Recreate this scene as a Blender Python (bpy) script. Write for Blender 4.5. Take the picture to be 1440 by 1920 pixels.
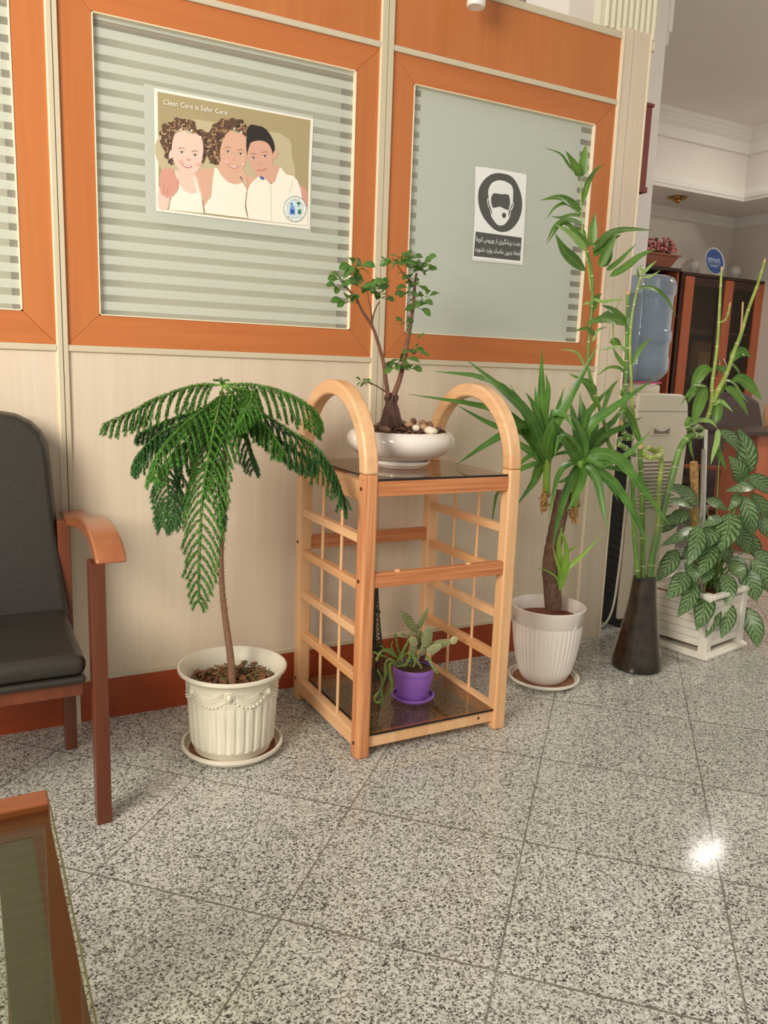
import bpy, bmesh, math, random
from mathutils import Vector, Matrix
random.seed(7)
D=bpy.data; SC=bpy.context.scene; COL=SC.collection; PI=math.pi
for o in list(D.objects): D.objects.remove(o)

# ------------------------------------------------------------ camera
CAM=Vector((-1.13243,-2.16208,0.97624))
CF=Vector((0.46440657,0.86724159,-0.17949533)); CR=Vector((0.88402669,-0.46610898,0.03520265)); CU=Vector((0.05313519,0.175027,0.98312878))
cd=D.cameras.new('camera'); cam=D.objects.new('camera',cd); COL.objects.link(cam)
cd.lens=1500.97/1920*36; cd.sensor_width=36; cd.sensor_fit='AUTO'; cd.clip_start=.05; cd.clip_end=60
cam.matrix_world=Matrix(((CR.x,CU.x,-CF.x,CAM.x),(CR.y,CU.y,-CF.y,CAM.y),(CR.z,CU.z,-CF.z,CAM.z),(0,0,0,1)))
SC.camera=cam
def ray(px,py): return CF+CR*((px-720)/1500.97)-CU*((py-960)/1500.97)
def at(px,py,Y):
    """point of the vertical plane y = Y seen at a pixel of the photograph"""
    d=ray(px,py); return CAM+d*((Y-CAM.y)/d.y)

# ------------------------------------------------------------ light
W=D.worlds.new('world'); SC.world=W; W.use_nodes=True
bg=W.node_tree.nodes['Background']; bg.inputs[0].default_value=(1.0,0.96,0.90,1); bg.inputs[1].default_value=0.47
def area(name,loc,target,size,power,col,sy=None):
    l=D.lights.new(name,'AREA'); l.energy=power; l.color=col; l.size=size
    if sy: l.shape='RECTANGLE'; l.size_y=sy
    o=D.objects.new(name,l); COL.objects.link(o); o.location=loc
    o.rotation_euler=(Vector(target)-Vector(loc)).to_track_quat('-Z','Y').to_euler(); return o
area('window_light',(-2.9,-2.2,1.95),(-.3,-.1,.8),1.2,100,(1.0,.93,.82),1.6)
SC.view_settings.view_transform='Standard'; SC.view_settings.look='None'; SC.view_settings.exposure=0.28; SC.view_settings.gamma=1
SC.view_settings.use_curve_mapping=False

# ------------------------------------------------------------ materials
def lin(c): return tuple((x/12.92 if x<=.04045 else ((x+.055)/1.055)**2.4) for x in [v/255 for v in c])+(1,)
class NT:
    def __init__(s,name):
        s.m=D.materials.new(name); s.m.use_nodes=True; s.t=s.m.node_tree; s.b=s.t.nodes['Principled BSDF']; s.out=s.t.nodes['Material Output']
    def n(s,kind,**kw):
        x=s.t.nodes.new(kind)
        for k,v in kw.items(): setattr(x,k,v)
        return x
    def l(s,a,b): s.t.links.new(a,b)
    def val(s,sock,v):
        if hasattr(v,'is_output'): s.l(v,sock)
        else: sock.default_value=v
    def math(s,op,a,b=0,c=0):
        x=s.n('ShaderNodeMath',operation=op); s.val(x.inputs[0],a); s.val(x.inputs[1],b)
        if op in('MULTIPLY_ADD','COMPARE','SMOOTH_MIN'): s.val(x.inputs[2],c)
        return x.outputs[0]
    def mix(s,f,a,b):
        x=s.n('ShaderNodeMix',data_type='RGBA'); s.val(x.inputs[0],f); s.val(x.inputs[6],a); s.val(x.inputs[7],b); return x.outputs[2]
    def noise(s,vec,scale,detail=3,rough=.5):
        x=s.n('ShaderNodeTexNoise'); s.l(vec,x.inputs['Vector']); x.inputs['Scale'].default_value=scale; x.inputs['Detail'].default_value=detail; x.inputs['Roughness'].default_value=rough; return x.outputs['Fac']
    def pos(s,scale=(1,1,1),rot=(0,0,0)):
        g=s.n('ShaderNodeNewGeometry'); m=s.n('ShaderNodeMapping'); s.l(g.outputs['Position'],m.inputs[0]); m.inputs['Scale'].default_value=scale; m.inputs['Rotation'].default_value=rot; return m.outputs[0]
    def ramp(s,f,stops):
        r=s.n('ShaderNodeValToRGB'); s.l(f,r.inputs[0]); e=r.color_ramp.elements
        while len(e)<len(stops): e.new(.5)
        for k,(p,c) in enumerate(stops): e[k].position=p; e[k].color=c
        return r.outputs[0]
    def bump(s,h,strength=.3,dist=.002):
        b=s.n('ShaderNodeBump'); b.inputs['Strength'].default_value=strength; b.inputs['Distance'].default_value=dist; s.l(h,b.inputs['Height']); s.l(b.outputs[0],s.b.inputs['Normal'])
def plain(name,c,rough=.5,metal=0,var=.06,scale=30,spec=.5,bump=0,coat=0):
    t=NT(name); p=t.pos(); f=t.noise(p,scale,3)
    c=lin(c); a=tuple(min(1,x*(1-var)) for x in c[:3])+(1,); b=tuple(min(1,x*(1+var)) for x in c[:3])+(1,)
    t.l(t.ramp(f,[(.3,a),(.7,b)]),t.b.inputs['Base Color']); t.b.inputs['Roughness'].default_value=rough; t.b.inputs['Metallic'].default_value=metal
    t.b.inputs['Specular IOR Level'].default_value=spec; t.b.inputs['Coat Weight'].default_value=coat
    if bump: t.bump(f,bump)
    return t.m
def wood(name,c1,c2,axis='z',rough=.4,freq=60,stretch=14,spec=.5,contrast=.5,coat=0,lo=.35,hi=.65):
    sc={'z':(1,1,1/stretch),'x':(1/stretch,1,1),'y':(1,1/stretch,1)}[axis]
    t=NT(name); p=t.pos(sc); f=t.noise(p,freq,5,.6); g=t.noise(p,freq*.17,2,.5)
    f=t.math('ADD',t.math('MULTIPLY',f,contrast),t.math('MULTIPLY',g,1-contrast))
    t.l(t.ramp(f,[(lo,lin(c1)),(hi,lin(c2))]),t.b.inputs['Base Color']); t.b.inputs['Roughness'].default_value=rough; t.b.inputs['Specular IOR Level'].default_value=spec
    t.b.inputs['Coat Weight'].default_value=coat; t.b.inputs['Coat Roughness'].default_value=.25
    return t.m
def glassy(name,c,alpha,rough=.02):
    """thin clear or tinted sheet: see-through with a glossy surface"""
    t=NT(name); tr=t.n('ShaderNodeBsdfTransparent'); tr.inputs[0].default_value=lin(c); gl=t.n('ShaderNodeBsdfGlossy'); gl.inputs['Roughness'].default_value=rough; gl.inputs[0].default_value=(1,1,1,1)
    fr=t.n('ShaderNodeLayerWeight'); m=t.n('ShaderNodeMixShader'); t.l(t.math('MULTIPLY',t.math('ADD',t.math('MULTIPLY',t.math('POWER',fr.outputs['Facing'],4.5),.8),.04),alpha),m.inputs[0]); t.l(tr.outputs[0],m.inputs[1]); t.l(gl.outputs[0],m.inputs[2]); t.l(m.outputs[0],t.out.inputs[0]); return t.m

# granite floor, square slabs laid at 45 degrees to the partition
def granite():
    t=NT('speckled_granite'); g=t.n('ShaderNodeNewGeometry'); P=g.outputs['Position']
    v=t.n('ShaderNodeTexVoronoi'); v.inputs['Scale'].default_value=320; mp=t.n('ShaderNodeMapping'); t.l(P,mp.inputs[0]); nd=t.n('ShaderNodeTexNoise'); t.l(P,nd.inputs['Vector']); nd.inputs['Scale'].default_value=200; nd.inputs['Detail'].default_value=2
    va=t.n('ShaderNodeVectorMath',operation='MULTIPLY_ADD'); t.l(nd.outputs['Color'],va.inputs[0]); va.inputs[1].default_value=(.009,.009,.009); t.l(P,va.inputs[2]); t.l(va.outputs[0],v.inputs['Vector'])
    sep=t.n('ShaderNodeSeparateColor'); t.l(v.outputs['Color'],sep.inputs[0]); big=t.noise(P,5,3,.6)
    r=t.math('ADD',sep.outputs[0],t.math('MULTIPLY',t.math('SUBTRACT',big,.5),.25))
    c=t.n('ShaderNodeValToRGB'); t.l(r,c.inputs[0]); c.color_ramp.interpolation='CONSTANT'; e=c.color_ramp.elements
    st=[(0,(60,60,56)),(.13,(112,111,103)),(.27,(158,155,145)),(.44,(190,187,176)),(.62,(206,204,194)),(.85,(218,217,208))]
    while len(e)<len(st): e.new(.5)
    for k,(p,cc) in enumerate(st): e[k].position=p; e[k].color=lin(cc)
    col=c.outputs[0]
    # joints
    th=math.radians(-44.2); sx=t.n('ShaderNodeSeparateXYZ'); t.l(P,sx.inputs[0])
    x=t.math('SUBTRACT',sx.outputs[0],-.40235); y=t.math('SUBTRACT',sx.outputs[1],-.68670)
    u=t.math('DIVIDE',t.math('ADD',t.math('MULTIPLY',x,math.cos(th)),t.math('MULTIPLY',y,math.sin(th))),.38737)
    w=t.math('DIVIDE',t.math('ADD',t.math('MULTIPLY',x,-math.sin(th)),t.math('MULTIPLY',y,math.cos(th))),.38737)
    du=t.math('ABSOLUTE',t.math('SUBTRACT',u,t.math('ROUND',u))); dw=t.math('ABSOLUTE',t.math('SUBTRACT',w,t.math('ROUND',w)))
    j=t.math('LESS_THAN',t.math('MINIMUM',t.math('MULTIPLY',du,1.3),dw),.0060)
    wn=t.n('ShaderNodeTexWhiteNoise'); cmb=t.n('ShaderNodeCombineXYZ'); t.l(t.math('FLOOR',u),cmb.inputs[0]); t.l(t.math('FLOOR',w),cmb.inputs[1]); t.l(cmb.outputs[0],wn.inputs['Vector'])
    hue=t.mix(t.math('MULTIPLY',wn.outputs['Value'],.16),col,lin((150,150,138)))
    t.l(t.mix(t.math('MULTIPLY',j,t.math('MINIMUM',.85,t.math('MULTIPLY',t.noise(P,3.1,3,.7),1.7))),hue,lin((104,98,86))),t.b.inputs['Base Color'])
    t.l(t.math('ADD',t.math('MULTIPLY',big,.06),.07),t.b.inputs['Roughness']); t.b.inputs['Specular IOR Level'].default_value=.38
    return t.m
M={}
M['floor']=granite()
M['orange_v']=wood('orange_veneer_upright',(184,106,52),(199,121,64),'z',.38,45,18)
M['orange_h']=wood('orange_veneer_level',(182,102,50),(199,119,62),'x',.38,45,18)
M['beige_v']=wood('pale_birch_laminate',(213,195,171),(223,206,184),'z',.45,110,26)
M['alu']=plain('cream_enamelled_strip',(206,193,166),.4,0,.02)
M['bead']=plain('cream_window_bead',(246,230,200),.4,0,.02)
M['groove']=plain('dark_groove',(88,78,62),.8)
M['base']=wood('reddish_skirting',(150,62,30),(168,76,38),'x',.4,40,20)
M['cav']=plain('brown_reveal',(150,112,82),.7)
M['backsheet']=plain('grey_beige_sheet',(236,226,208),.7,0,.02,5)
def film(name,patch):
    t=NT(name); g=t.n('ShaderNodeNewGeometry'); s=t.n('ShaderNodeSeparateXYZ'); t.l(g.outputs['Position'],s.inputs[0]); X,Z=s.outputs[0],s.outputs[2]
    fr=t.math('FRACT',t.math('ADD',t.math('DIVIDE',t.math('SUBTRACT',Z,1.12),.0373),100.5))
    gap=t.math('LESS_THAN',t.math('ABSOLUTE',t.math('SUBTRACT',fr,.5)),.225)
    x0,x1,z0,z1=patch
    ins=t.math('MULTIPLY',t.math('MULTIPLY',t.math('GREATER_THAN',X,x0),t.math('LESS_THAN',X,x1)),t.math('MULTIPLY',t.math('GREATER_THAN',Z,z0),t.math('LESS_THAN',Z,z1)))
    gap=t.math('MULTIPLY',gap,t.math('SUBTRACT',1,ins))
    df=t.b; df.inputs['Base Color'].default_value=lin((226,230,218)); df.inputs['Roughness'].default_value=.3; df.inputs['Specular IOR Level'].default_value=.3
    tr=t.n('ShaderNodeBsdfTransparent'); tr.inputs[0].default_value=(.97,.98,.96,1); m=t.n('ShaderNodeMixShader')
    tl=t.n('ShaderNodeBsdfTranslucent'); tl.inputs[0].default_value=lin((226,234,220)); mt=t.n('ShaderNodeMixShader'); mt.inputs[0].default_value=.27; t.l(df.outputs[0],mt.inputs[1]); t.l(tl.outputs[0],mt.inputs[2])
    t.l(t.math('ADD',t.math('MULTIPLY',gap,-.54),.74),m.inputs[0]); t.l(tr.outputs[0],m.inputs[1]); t.l(mt.outputs[0],m.inputs[2])
    gl=t.n('ShaderNodeBsdfGlossy'); gl.inputs['Roughness'].default_value=.06; f=t.n('ShaderNodeLayerWeight'); m2=t.n('ShaderNodeMixShader'); t.l(t.math('ADD',t.math('MULTIPLY',t.math('POWER',f.outputs['Facing'],4.5),.6),.03),m2.inputs[0]); t.l(m.outputs[0],m2.inputs[1]); t.l(gl.outputs[0],m2.inputs[2]); t.l(m2.outputs[0],t.out.inputs[0]); return t.m
M['film_poster']=film('striped_frosted_glass',(-.683,-.232,1.325,1.64))
M['film_mask']=film('frosted_glass_with_plain_centre',(.105,.708,1.06,1.79))
M['film_plain']=film('striped_frosted_glass_left',(0,0,0,0))
M['pine']=wood('light_varnished_pine',(220,167,116),(237,191,143),'z',.35,36,14,coat=.15,lo=.4,hi=.6)
M['pine_y']=wood('light_varnished_pine_level',(220,167,116),(239,193,146),'y',.35,36,14,coat=.15,lo=.4,hi=.6)
M['fir']=wood('reddish_fir_rail',(180,108,64),(212,142,92),'x',.38,120,34,contrast=.8,lo=.4,hi=.62)
M['fir_z']=wood('reddish_fir_post',(192,122,76),(226,162,110),'z',.38,120,34,contrast=.8,lo=.4,hi=.62)
M['fir_y']=wood('warm_pine_slat',(210,150,98),(230,176,124),'y',.38,60,20)
M['dowel']=plain('pale_dowel',(224,176,128),.5)
M['bolt']=plain('dark_bronze_bolt',(92,64,44),.4,.7)
M['smoke']=glassy('smoked_glass',(228,218,206),1.0,.03)
M['smoke_edge']=plain('black_glass_edge',(22,18,16),.15)
M['white_gloss']=plain('white_glazed_ceramic',(236,226,216),.15,0,.02,6,coat=.4)
M['white_plastic']=plain('white_plastic',(232,226,212),.35,0,.03,9)
M['old_white']=plain('weathered_white_plastic',(224,216,196),.45,0,.05,14)
M['soil_red']=plain('reddish_soil',(120,66,40),.95,0,.3,120,bump=.6)
M['soil_dark']=plain('dark_soil',(82,58,40),.95,0,.45,160,bump=.9)
M['stain']=plain('rusty_stain',(150,104,72),.8,0,.25,20)
M['bark_chip']=plain('bark_chip',(128,84,56),.9,0,.3,80)
M['moss']=plain('dry_moss',(112,104,60),.95,0,.3,80)
M['purple']=plain('purple_plastic',(142,96,182),.35,0,.03)
M['trunk_pine']=plain('pine_stem_bark',(150,112,88),.85,0,.2,140,bump=.6)
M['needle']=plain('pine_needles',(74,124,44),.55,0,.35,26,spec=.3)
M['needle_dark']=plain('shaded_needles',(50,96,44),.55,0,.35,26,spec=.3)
M['ficus_bark']=plain('smooth_brown_bark',(116,78,60),.8,0,.22,70,bump=.5)
M['caudex']=plain('wrinkled_dark_bark',(92,66,56),.9,0,.3,60,bump=1.2)
def leafmat(name,c1,c2,stripe=0,rough=.4,rib=(120,170,70)):
    t=NT(name); uv=t.n('ShaderNodeTexCoord'); s=t.n('ShaderNodeSeparateXYZ'); t.l(uv.outputs['UV'],s.inputs[0]); u,v=s.outputs[0],s.outputs[1]
    p=t.pos(); f=t.noise(p,14,3); a=t.ramp(f,[(.3,lin(c1)),(.7,lin(c2))])
    d=t.math('ABSOLUTE',t.math('SUBTRACT',v,.5))
    if stripe:
        w=t.math('SINE',t.math('MULTIPLY',d,stripe)); a=t.mix(t.math('MULTIPLY',t.math('GREATER_THAN',w,.3),.22),a,lin(tuple(min(255,int(k*1.25)) for k in c2)))
    r=t.math('LESS_THAN',d,.035); a=t.mix(t.math('MULTIPLY',r,.55),a,lin(rib)); t.l(a,t.b.inputs['Base Color']); t.b.inputs['Roughness'].default_value=rough
    t.b.inputs['Specular IOR Level'].default_value=.4
    tl=t.n('ShaderNodeBsdfTranslucent'); t.l(a,tl.inputs[0]); m=t.n('ShaderNodeMixShader'); m.inputs[0].default_value=.15; t.l(t.b.outputs[0],m.inputs[1]); t.l(tl.outputs[0],m.inputs[2]); t.l(m.outputs[0],t.out.inputs[0]); return t.m
M['ficus_leaf']=leafmat('ficus_leaf',(60,96,38),(94,132,56))
M['yucca_leaf']=leafmat('yucca_leaf',(54,98,36),(100,142,62),60,.35,(122,172,92))
M['yucca_young']=leafmat('young_yucca_leaf',(116,160,52),(150,186,76),60,.4,(160,200,110))
M['bamboo_leaf']=leafmat('bamboo_leaf',(62,102,36),(102,138,56),40,.35,(130,168,90))
M['bamboo_pale']=leafmat('pale_bamboo_leaf',(128,168,84),(160,190,112),40,.4)
def aglao():
    t=NT('silver_veined_leaf'); uv=t.n('ShaderNodeTexCoord'); s=t.n('ShaderNodeSeparateXYZ'); t.l(uv.outputs['UV'],s.inputs[0]); u,v=s.outputs[0],s.outputs[1]
    d=t.math('ABSOLUTE',t.math('SUBTRACT',v,.5)); f=t.noise(t.pos(),60,2)
    ph=t.math('ADD',t.math('MULTIPLY',t.math('SUBTRACT',u,t.math('MULTIPLY',d,.55)),46),t.math('MULTIPLY',f,5))
    w=t.math('SINE',ph); st=t.math('GREATER_THAN',w,.25); st=t.math('MULTIPLY',st,t.math('GREATER_THAN',d,.06))
    edge=t.math('GREATER_THAN',d,.42); dark=t.math('MAXIMUM',st,edge); dark=t.math('MAXIMUM',dark,t.math('LESS_THAN',d,.018))
    base=t.ramp(t.noise(t.pos(),9,2),[(.3,lin((110,142,90))),(.7,lin((144,168,116)))])
    a=t.mix(t.math('MULTIPLY',dark,.85),base,lin((40,72,34))); t.l(a,t.b.inputs['Base Color']); t.b.inputs['Roughness'].default_value=.36
    tl=t.n('ShaderNodeBsdfTranslucent'); t.l(a,tl.inputs[0]); m=t.n('ShaderNodeMixShader'); m.inputs[0].default_value=.15; t.l(t.b.outputs[0],m.inputs[1]); t.l(tl.outputs[0],m.inputs[2]); t.l(m.outputs[0],t.out.inputs[0]); return t.m
M['aglao']=aglao()
M['stem_green']=plain('green_stem',(120,152,72),.45,0,.2,40)
M['bamboo']=plain('bamboo_cane',(98,134,56),.4,0,.25,30)
M['bamboo_yellow']=plain('yellow_green_cane',(150,170,76),.4,0,.2,30)
M['node']=plain('pale_node_ring',(212,204,160),.6)
M['cut']=plain('dry_cut_end',(208,168,118),.8)
M['yucca_trunk']=plain('yucca_trunk',(112,84,68),.9,0,.35,70,bump=1)
M['straw']=plain('dry_leaf_stub',(190,150,92),.85,0,.4,60,bump=.8)
M['cactus']=plain('cactus_pad',(122,132,84),.7,0,.12,50)
M['spine']=plain('cactus_spines',(214,206,164),.7)
M['cactus_string']=plain('rope_cactus',(118,140,70),.55,0,.15,60)
M['vinyl']=plain('black_vinyl',(48,44,38),.38,0,.15,140,bump=.15)
M['chair_wood']=wood('dark_cherry_wood',(92,44,26),(118,60,34),'z',.32,40,14,coat=.15)
M['arm_wood']=wood('armrest_cherry_wood',(146,82,46),(170,104,62),'y',.28,30,10,coat=.3)
M['table_wood']=wood('table_cherry_wood',(72,33,18),(88,44,24),'y',.32,30,12,coat=.1)  # darkened: the shade over this corner is put into the wood colour
M['table_end']=wood('table_end_cherry',(128,68,36),(148,84,48),'x',.3,30,12,coat=.2)
M['table_dark']=plain('table_inner_ledge',(74,66,50),.35,0,.06)  # ledge colour darkened to carry the same shade
M['glass_top']=glassy('table_glass',(240,243,234),.4,.02)
M['glass_edge']=plain('green_glass_edge',(92,88,58),.2)
M['vase_glass']=glassy('vase_glass',(242,244,240),.7,.03)
M['murk']=plain('murky_water_with_roots',(58,43,30),.5,0,.7,34,spec=.1)
M['cooler']=plain('beige_enamel',(206,196,176),.4,0,.02,5)
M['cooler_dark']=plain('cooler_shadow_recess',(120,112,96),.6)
M['black']=plain('matt_black_metal',(26,25,24),.5)
M['bottle']=glassy('blue_tinted_bottle',(228,236,244),1.6,.08)
M['ornament_glass']=glassy('clear_ornament_glass',(246,246,246),1.6,.06)
def milky(m,c,f):
    t=m.node_tree; o=t.nodes['Material Output']; src=o.inputs[0].links[0].from_socket; d=t.nodes.new('ShaderNodeBsdfDiffuse'); d.inputs[0].default_value=lin(c); x=t.nodes.new('ShaderNodeMixShader'); x.inputs[0].default_value=f
    t.links.new(src,x.inputs[1]); t.links.new(d.outputs[0],x.inputs[2]); t.links.new(x.outputs[0],o.inputs[0])
milky(M['bottle'],(176,192,208),.30); milky(M['ornament_glass'],(226,222,216),.35)
M['bottle_water']=plain('water_bottle_shell',(150,172,190),.12,0,.08,6,coat=.6)
M['pink']=plain('magenta_ring',(200,60,120),.4)
M['wallpaint']=plain('warm_white_wall_paint',(222,213,200),.85,0,.02,3)
M['ceilpaint']=plain('white_ceiling_paint',(232,224,216),.9,0,.02,3)
M['plaster']=plain('white_plaster_moulding',(232,228,220),.8,0,.02,3)
M['cream']=plain('cream_painted_fluting',(226,220,198),.7,0,.02,4)
M['colwhite']=plain('white_painted_column',(242,234,228),.8,0,.02,4)
M['curtain']=plain('bright_vertical_blind',(246,240,224),.8,0,.02)
M['maroon']=wood('maroon_frame',(122,44,34),(140,56,42),'z',.35)
M['cab_orange']=wood('cabinet_orange_wood',(160,84,54),(178,98,64),'z',.4,30,12)
M['cab_dark']=plain('dark_wenge',(54,36,30),.35)
M['cab_inner']=plain('cabinet_inner_board',(96,84,72),.7)  # one even grey-brown for the shelves behind the glass doors
M['paper']=plain('pale_paper',(196,186,160),.8)
M['silver']=plain('brushed_steel',(190,186,176),.25,1)
M['whitestick']=plain('white_plastic_stick',(236,232,222),.4)
M['brownleather']=plain('dark_brown_leather',(58,44,44),.28,0,.1,30)
M['brass']=plain('polished_brass',(190,150,80),.3,1)
M['lampwhite']=plain('white_lamp_shell',(238,234,224),.35)
M['bronze']=plain('antique_bronze',(82,76,58),.45,.6,.25,90)
M['rubber_white']=plain('white_cable',(214,206,188),.5)
def emis(name,c,s):
    t=NT(name); t.b.inputs['Emission Color'].default_value=lin(c); t.b.inputs['Emission Strength'].default_value=s; t.b.inputs['Base Color'].default_value=lin(c); return t.m
M['lamp_on']=emis('lit_lamp_panel',(255,250,240),60); M['fill_lamp_on']=emis('fill_lamp_panel',(255,248,238),135)

# ------------------------------------------------------------ mesh builder
class MB:
    def __init__(s): s.v=[]; s.f=[]; s.mi=[]; s.uv={}; s.m=0
    def face(s,idx,uv=None):
        if uv: s.uv[len(s.f)]=uv
        s.f.append(tuple(idx)); s.mi.append(s.m)
    def add(s,pts): b=len(s.v); s.v+=[Vector(p) for p in pts]; return b
    def box(s,x0,x1,y0,y1,z0,z1):
        b=s.add([(x,y,z) for z in(z0,z1) for y in(y0,y1) for x in(x0,x1)])
        for q in((0,2,3,1),(4,5,7,6),(0,1,5,4),(2,6,7,3),(0,4,6,2),(1,3,7,5)): s.face([b+i for i in q])
    def bar(s,P,Q,w,h,up=(0,0,1)):
        P,Q=Vector(P),Vector(Q); d=(Q-P).normalized(); u=Vector(up); a=d.cross(u).normalized(); u=a.cross(d)
        b=s.add([E+a*(i*w/2)+u*(j*h/2) for E in(P,Q) for i,j in((-1,-1),(1,-1),(1,1),(-1,1))])
        for q in((3,2,1,0),(4,5,6,7),(0,1,5,4),(1,2,6,5),(2,3,7,6),(3,0,4,7)): s.face([b+i for i in q])
    def rbox(s,c,sx,sy,sz,rz,z0):
        ca,sa=math.cos(rz),math.sin(rz)
        b=s.add([(c[0]+ca*x*sx/2-sa*y*sy/2,c[1]+sa*x*sx/2+ca*y*sy/2,z) for z in(z0,z0+sz) for x,y in((-1,-1),(1,-1),(1,1),(-1,1))])
        for q in((3,2,1,0),(4,5,6,7),(0,1,5,4),(1,2,6,5),(2,3,7,6),(3,0,4,7)): s.face([b+i for i in q])
    def tube(s,pts,rad,n=10,cap=True,flat=1):
        pts=[Vector(p) for p in pts]; N=len(pts); rad=rad if isinstance(rad,(list,tuple)) else [rad]*N
        t0=(pts[1]-pts[0]).normalized(); a=t0.orthogonal().normalized(); rings=[]
        for i,p in enumerate(pts):
            t=(pts[min(i+1,N-1)]-pts[max(i-1,0)]).normalized(); a=(a-t*a.dot(t))
            a=a.normalized() if a.length>1e-6 else t.orthogonal().normalized()
            c=t.cross(a); rings.append(s.add([p+a*(rad[i]*math.cos(2*PI*k/n))+c*(rad[i]*flat*math.sin(2*PI*k/n)) for k in range(n)]))
        for i in range(N-1):
            for k in range(n): s.face((rings[i]+k,rings[i]+(k+1)%n,rings[i+1]+(k+1)%n,rings[i+1]+k))
        if cap: s.face([rings[0]+k for k in range(n)][::-1]); s.face([rings[-1]+k for k in range(n)])
    def lathe(s,prof,c,n=48,fn=None,cap=False):
        rings=[]
        for j,(r,z) in enumerate(prof):
            rings.append(s.add([(c[0]+(r+(fn(2*PI*k/n,z,j) if fn else 0))*math.cos(2*PI*k/n),c[1]+(r+(fn(2*PI*k/n,z,j) if fn else 0))*math.sin(2*PI*k/n),c[2]+z) for k in range(n)]))
        for i in range(len(prof)-1):
            for k in range(n): s.face((rings[i]+k,rings[i]+(k+1)%n,rings[i+1]+(k+1)%n,rings[i+1]+k))
        if cap: s.face([rings[0]+k for k in range(n)][::-1]); s.face([rings[-1]+k for k in range(n)])
    def ball(s,c,rx,ry,rz,n=10,m=6,rot=None):
        rings=[]; c=Vector(c)
        T=lambda x,y,z: c+((rot@Vector((x,y,z))) if rot else Vector((x,y,z)))
        top=s.add([T(0,0,rz)]); 
        for j in range(1,m):
            a=PI*j/m; rings.append(s.add([T(rx*math.sin(a)*math.cos(2*PI*k/n),ry*math.sin(a)*math.sin(2*PI*k/n),rz*math.cos(a)) for k in range(n)]))
        bot=s.add([T(0,0,-rz)])
        for k in range(n): s.face((top,rings[0]+k,rings[0]+(k+1)%n)); s.face((bot,rings[-1]+(k+1)%n,rings[-1]+k))
        for i in range(len(rings)-1):
            for k in range(n): s.face((rings[i]+k,rings[i+1]+k,rings[i+1]+(k+1)%n,rings[i]+(k+1)%n))
    def prism(s,poly,d):
        """closed polygon (3-D points) extruded by vector d"""
        n=len(poly); d=Vector(d); b=s.add(poly); t=s.add([Vector(p)+d for p in poly])
        s.face([b+i for i in range(n)][::-1]); s.face([t+i for i in range(n)])
        for i in range(n): s.face((b+i,b+(i+1)%n,t+(i+1)%n,t+i))
    def leaf(s,path,width,shape='lance',cup=.25,twist=0,hint=None,seg=8):
        P=spline([Vector(p) for p in path],seg); N=len(P); rows=[]
        for i,p in enumerate(P):
            u=i/(N-1); t=(P[min(i+1,N-1)]-P[max(i-1,0)]).normalized()
            h=(hint if hint is not None else (CAM-p).normalized()+Vector((0,0,.35))).normalized()
            a=t.cross(h); a=a.normalized() if a.length>1e-4 else t.orthogonal().normalized(); nrm=a.cross(t)
            ang=twist; a2=a*math.cos(ang)+nrm*math.sin(ang); n2=a2.cross(t)
            if shape=='lance': w=min(1,(u*5+.35))*(1-max(0,(u-.35)/.65)**1.7)
            elif shape=='oval': w=max(.04,math.sin(PI*min(1,u**.8)))
            elif shape=='obov': w=max(.05,math.sin(PI*u**1.35))
            else: w=max(.03,math.sin(PI*u**.75)**.85)
            w=max(w,.02)*width/2
            rows.append(s.add([p-a2*w+n2*(w*cup),p-a2*w*.5+n2*(w*cup*.3),p,p+a2*w*.5+n2*(w*cup*.3),p+a2*w+n2*(w*cup)]))
        for i in range(N-1):
            for k in range(4):
                u0,u1=i/(N-1),(i+1)/(N-1); s.face((rows[i]+k,rows[i]+k+1,rows[i+1]+k+1,rows[i+1]+k),[(u0,k/4),(u0,(k+1)/4),(u1,(k+1)/4),(u1,k/4)])
    def build(s,name,mats,parent=None,smooth=None,bevel=0,seg=2,thick=0,sub=0,**tags):
        o0=parent_world(parent); me=D.meshes.new(name); me.from_pydata([v-o0 for v in s.v],[],s.f)
        mats=mats if isinstance(mats,(list,tuple)) else [mats]
        for m in mats: me.materials.append(m if not isinstance(m,str) else M[m])
        for p,i in zip(me.polygons,s.mi): p.material_index=i
        if s.uv:
            l=me.uv_layers.new(name='UVMap')
            for p in me.polygons:
                if p.index in s.uv:
                    for li,c in zip(p.loop_indices,s.uv[p.index]): l.data[li].uv=c
        me.validate(); me.update()
        if smooth is not None:
            for p in me.polygons: p.use_smooth=True
            if smooth<179: me.set_sharp_from_angle(angle=math.radians(smooth))
        o=D.objects.new(name,me); COL.objects.link(o); o.parent=parent
        if thick: md=o.modifiers.new('thickness','SOLIDIFY'); md.thickness=thick; md.offset=0
        if bevel: md=o.modifiers.new('bevel','BEVEL'); md.width=bevel; md.segments=seg; md.limit_method='ANGLE'; md.angle_limit=.6
        if sub: md=o.modifiers.new('sub','SUBSURF'); md.levels=sub; md.render_levels=sub
        for k,v in tags.items(): o[k]=v
        return o
def parent_world(p):
    v=Vector((0,0,0))
    while p: v+=p.location; p=p.parent
    return v
def spline(P,seg):
    if len(P)<3:
        return [P[0].lerp(P[1],i/seg) for i in range(seg+1)]
    out=[]; Q=[P[0]*2-P[1]]+P+[P[-1]*2-P[-2]]; n=max(2,round(seg/(len(P)-1)))
    for i in range(1,len(Q)-2):
        for k in range(n):
            t=k/n; a,b,c,d=Q[i-1:i+3]; out.append(.5*((2*b)+(c-a)*t+(2*a-5*b+4*c-d)*t*t+(3*b-a-3*c+d)*t**3))
    out.append(P[-1].copy()); return out
def empty(name,loc,label=None,cat=None,group=None,kind=None):
    o=D.objects.new(name,None); COL.objects.link(o); o.location=loc; o.empty_display_size=.05; tag(o,label,cat,group,kind); return o
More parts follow.
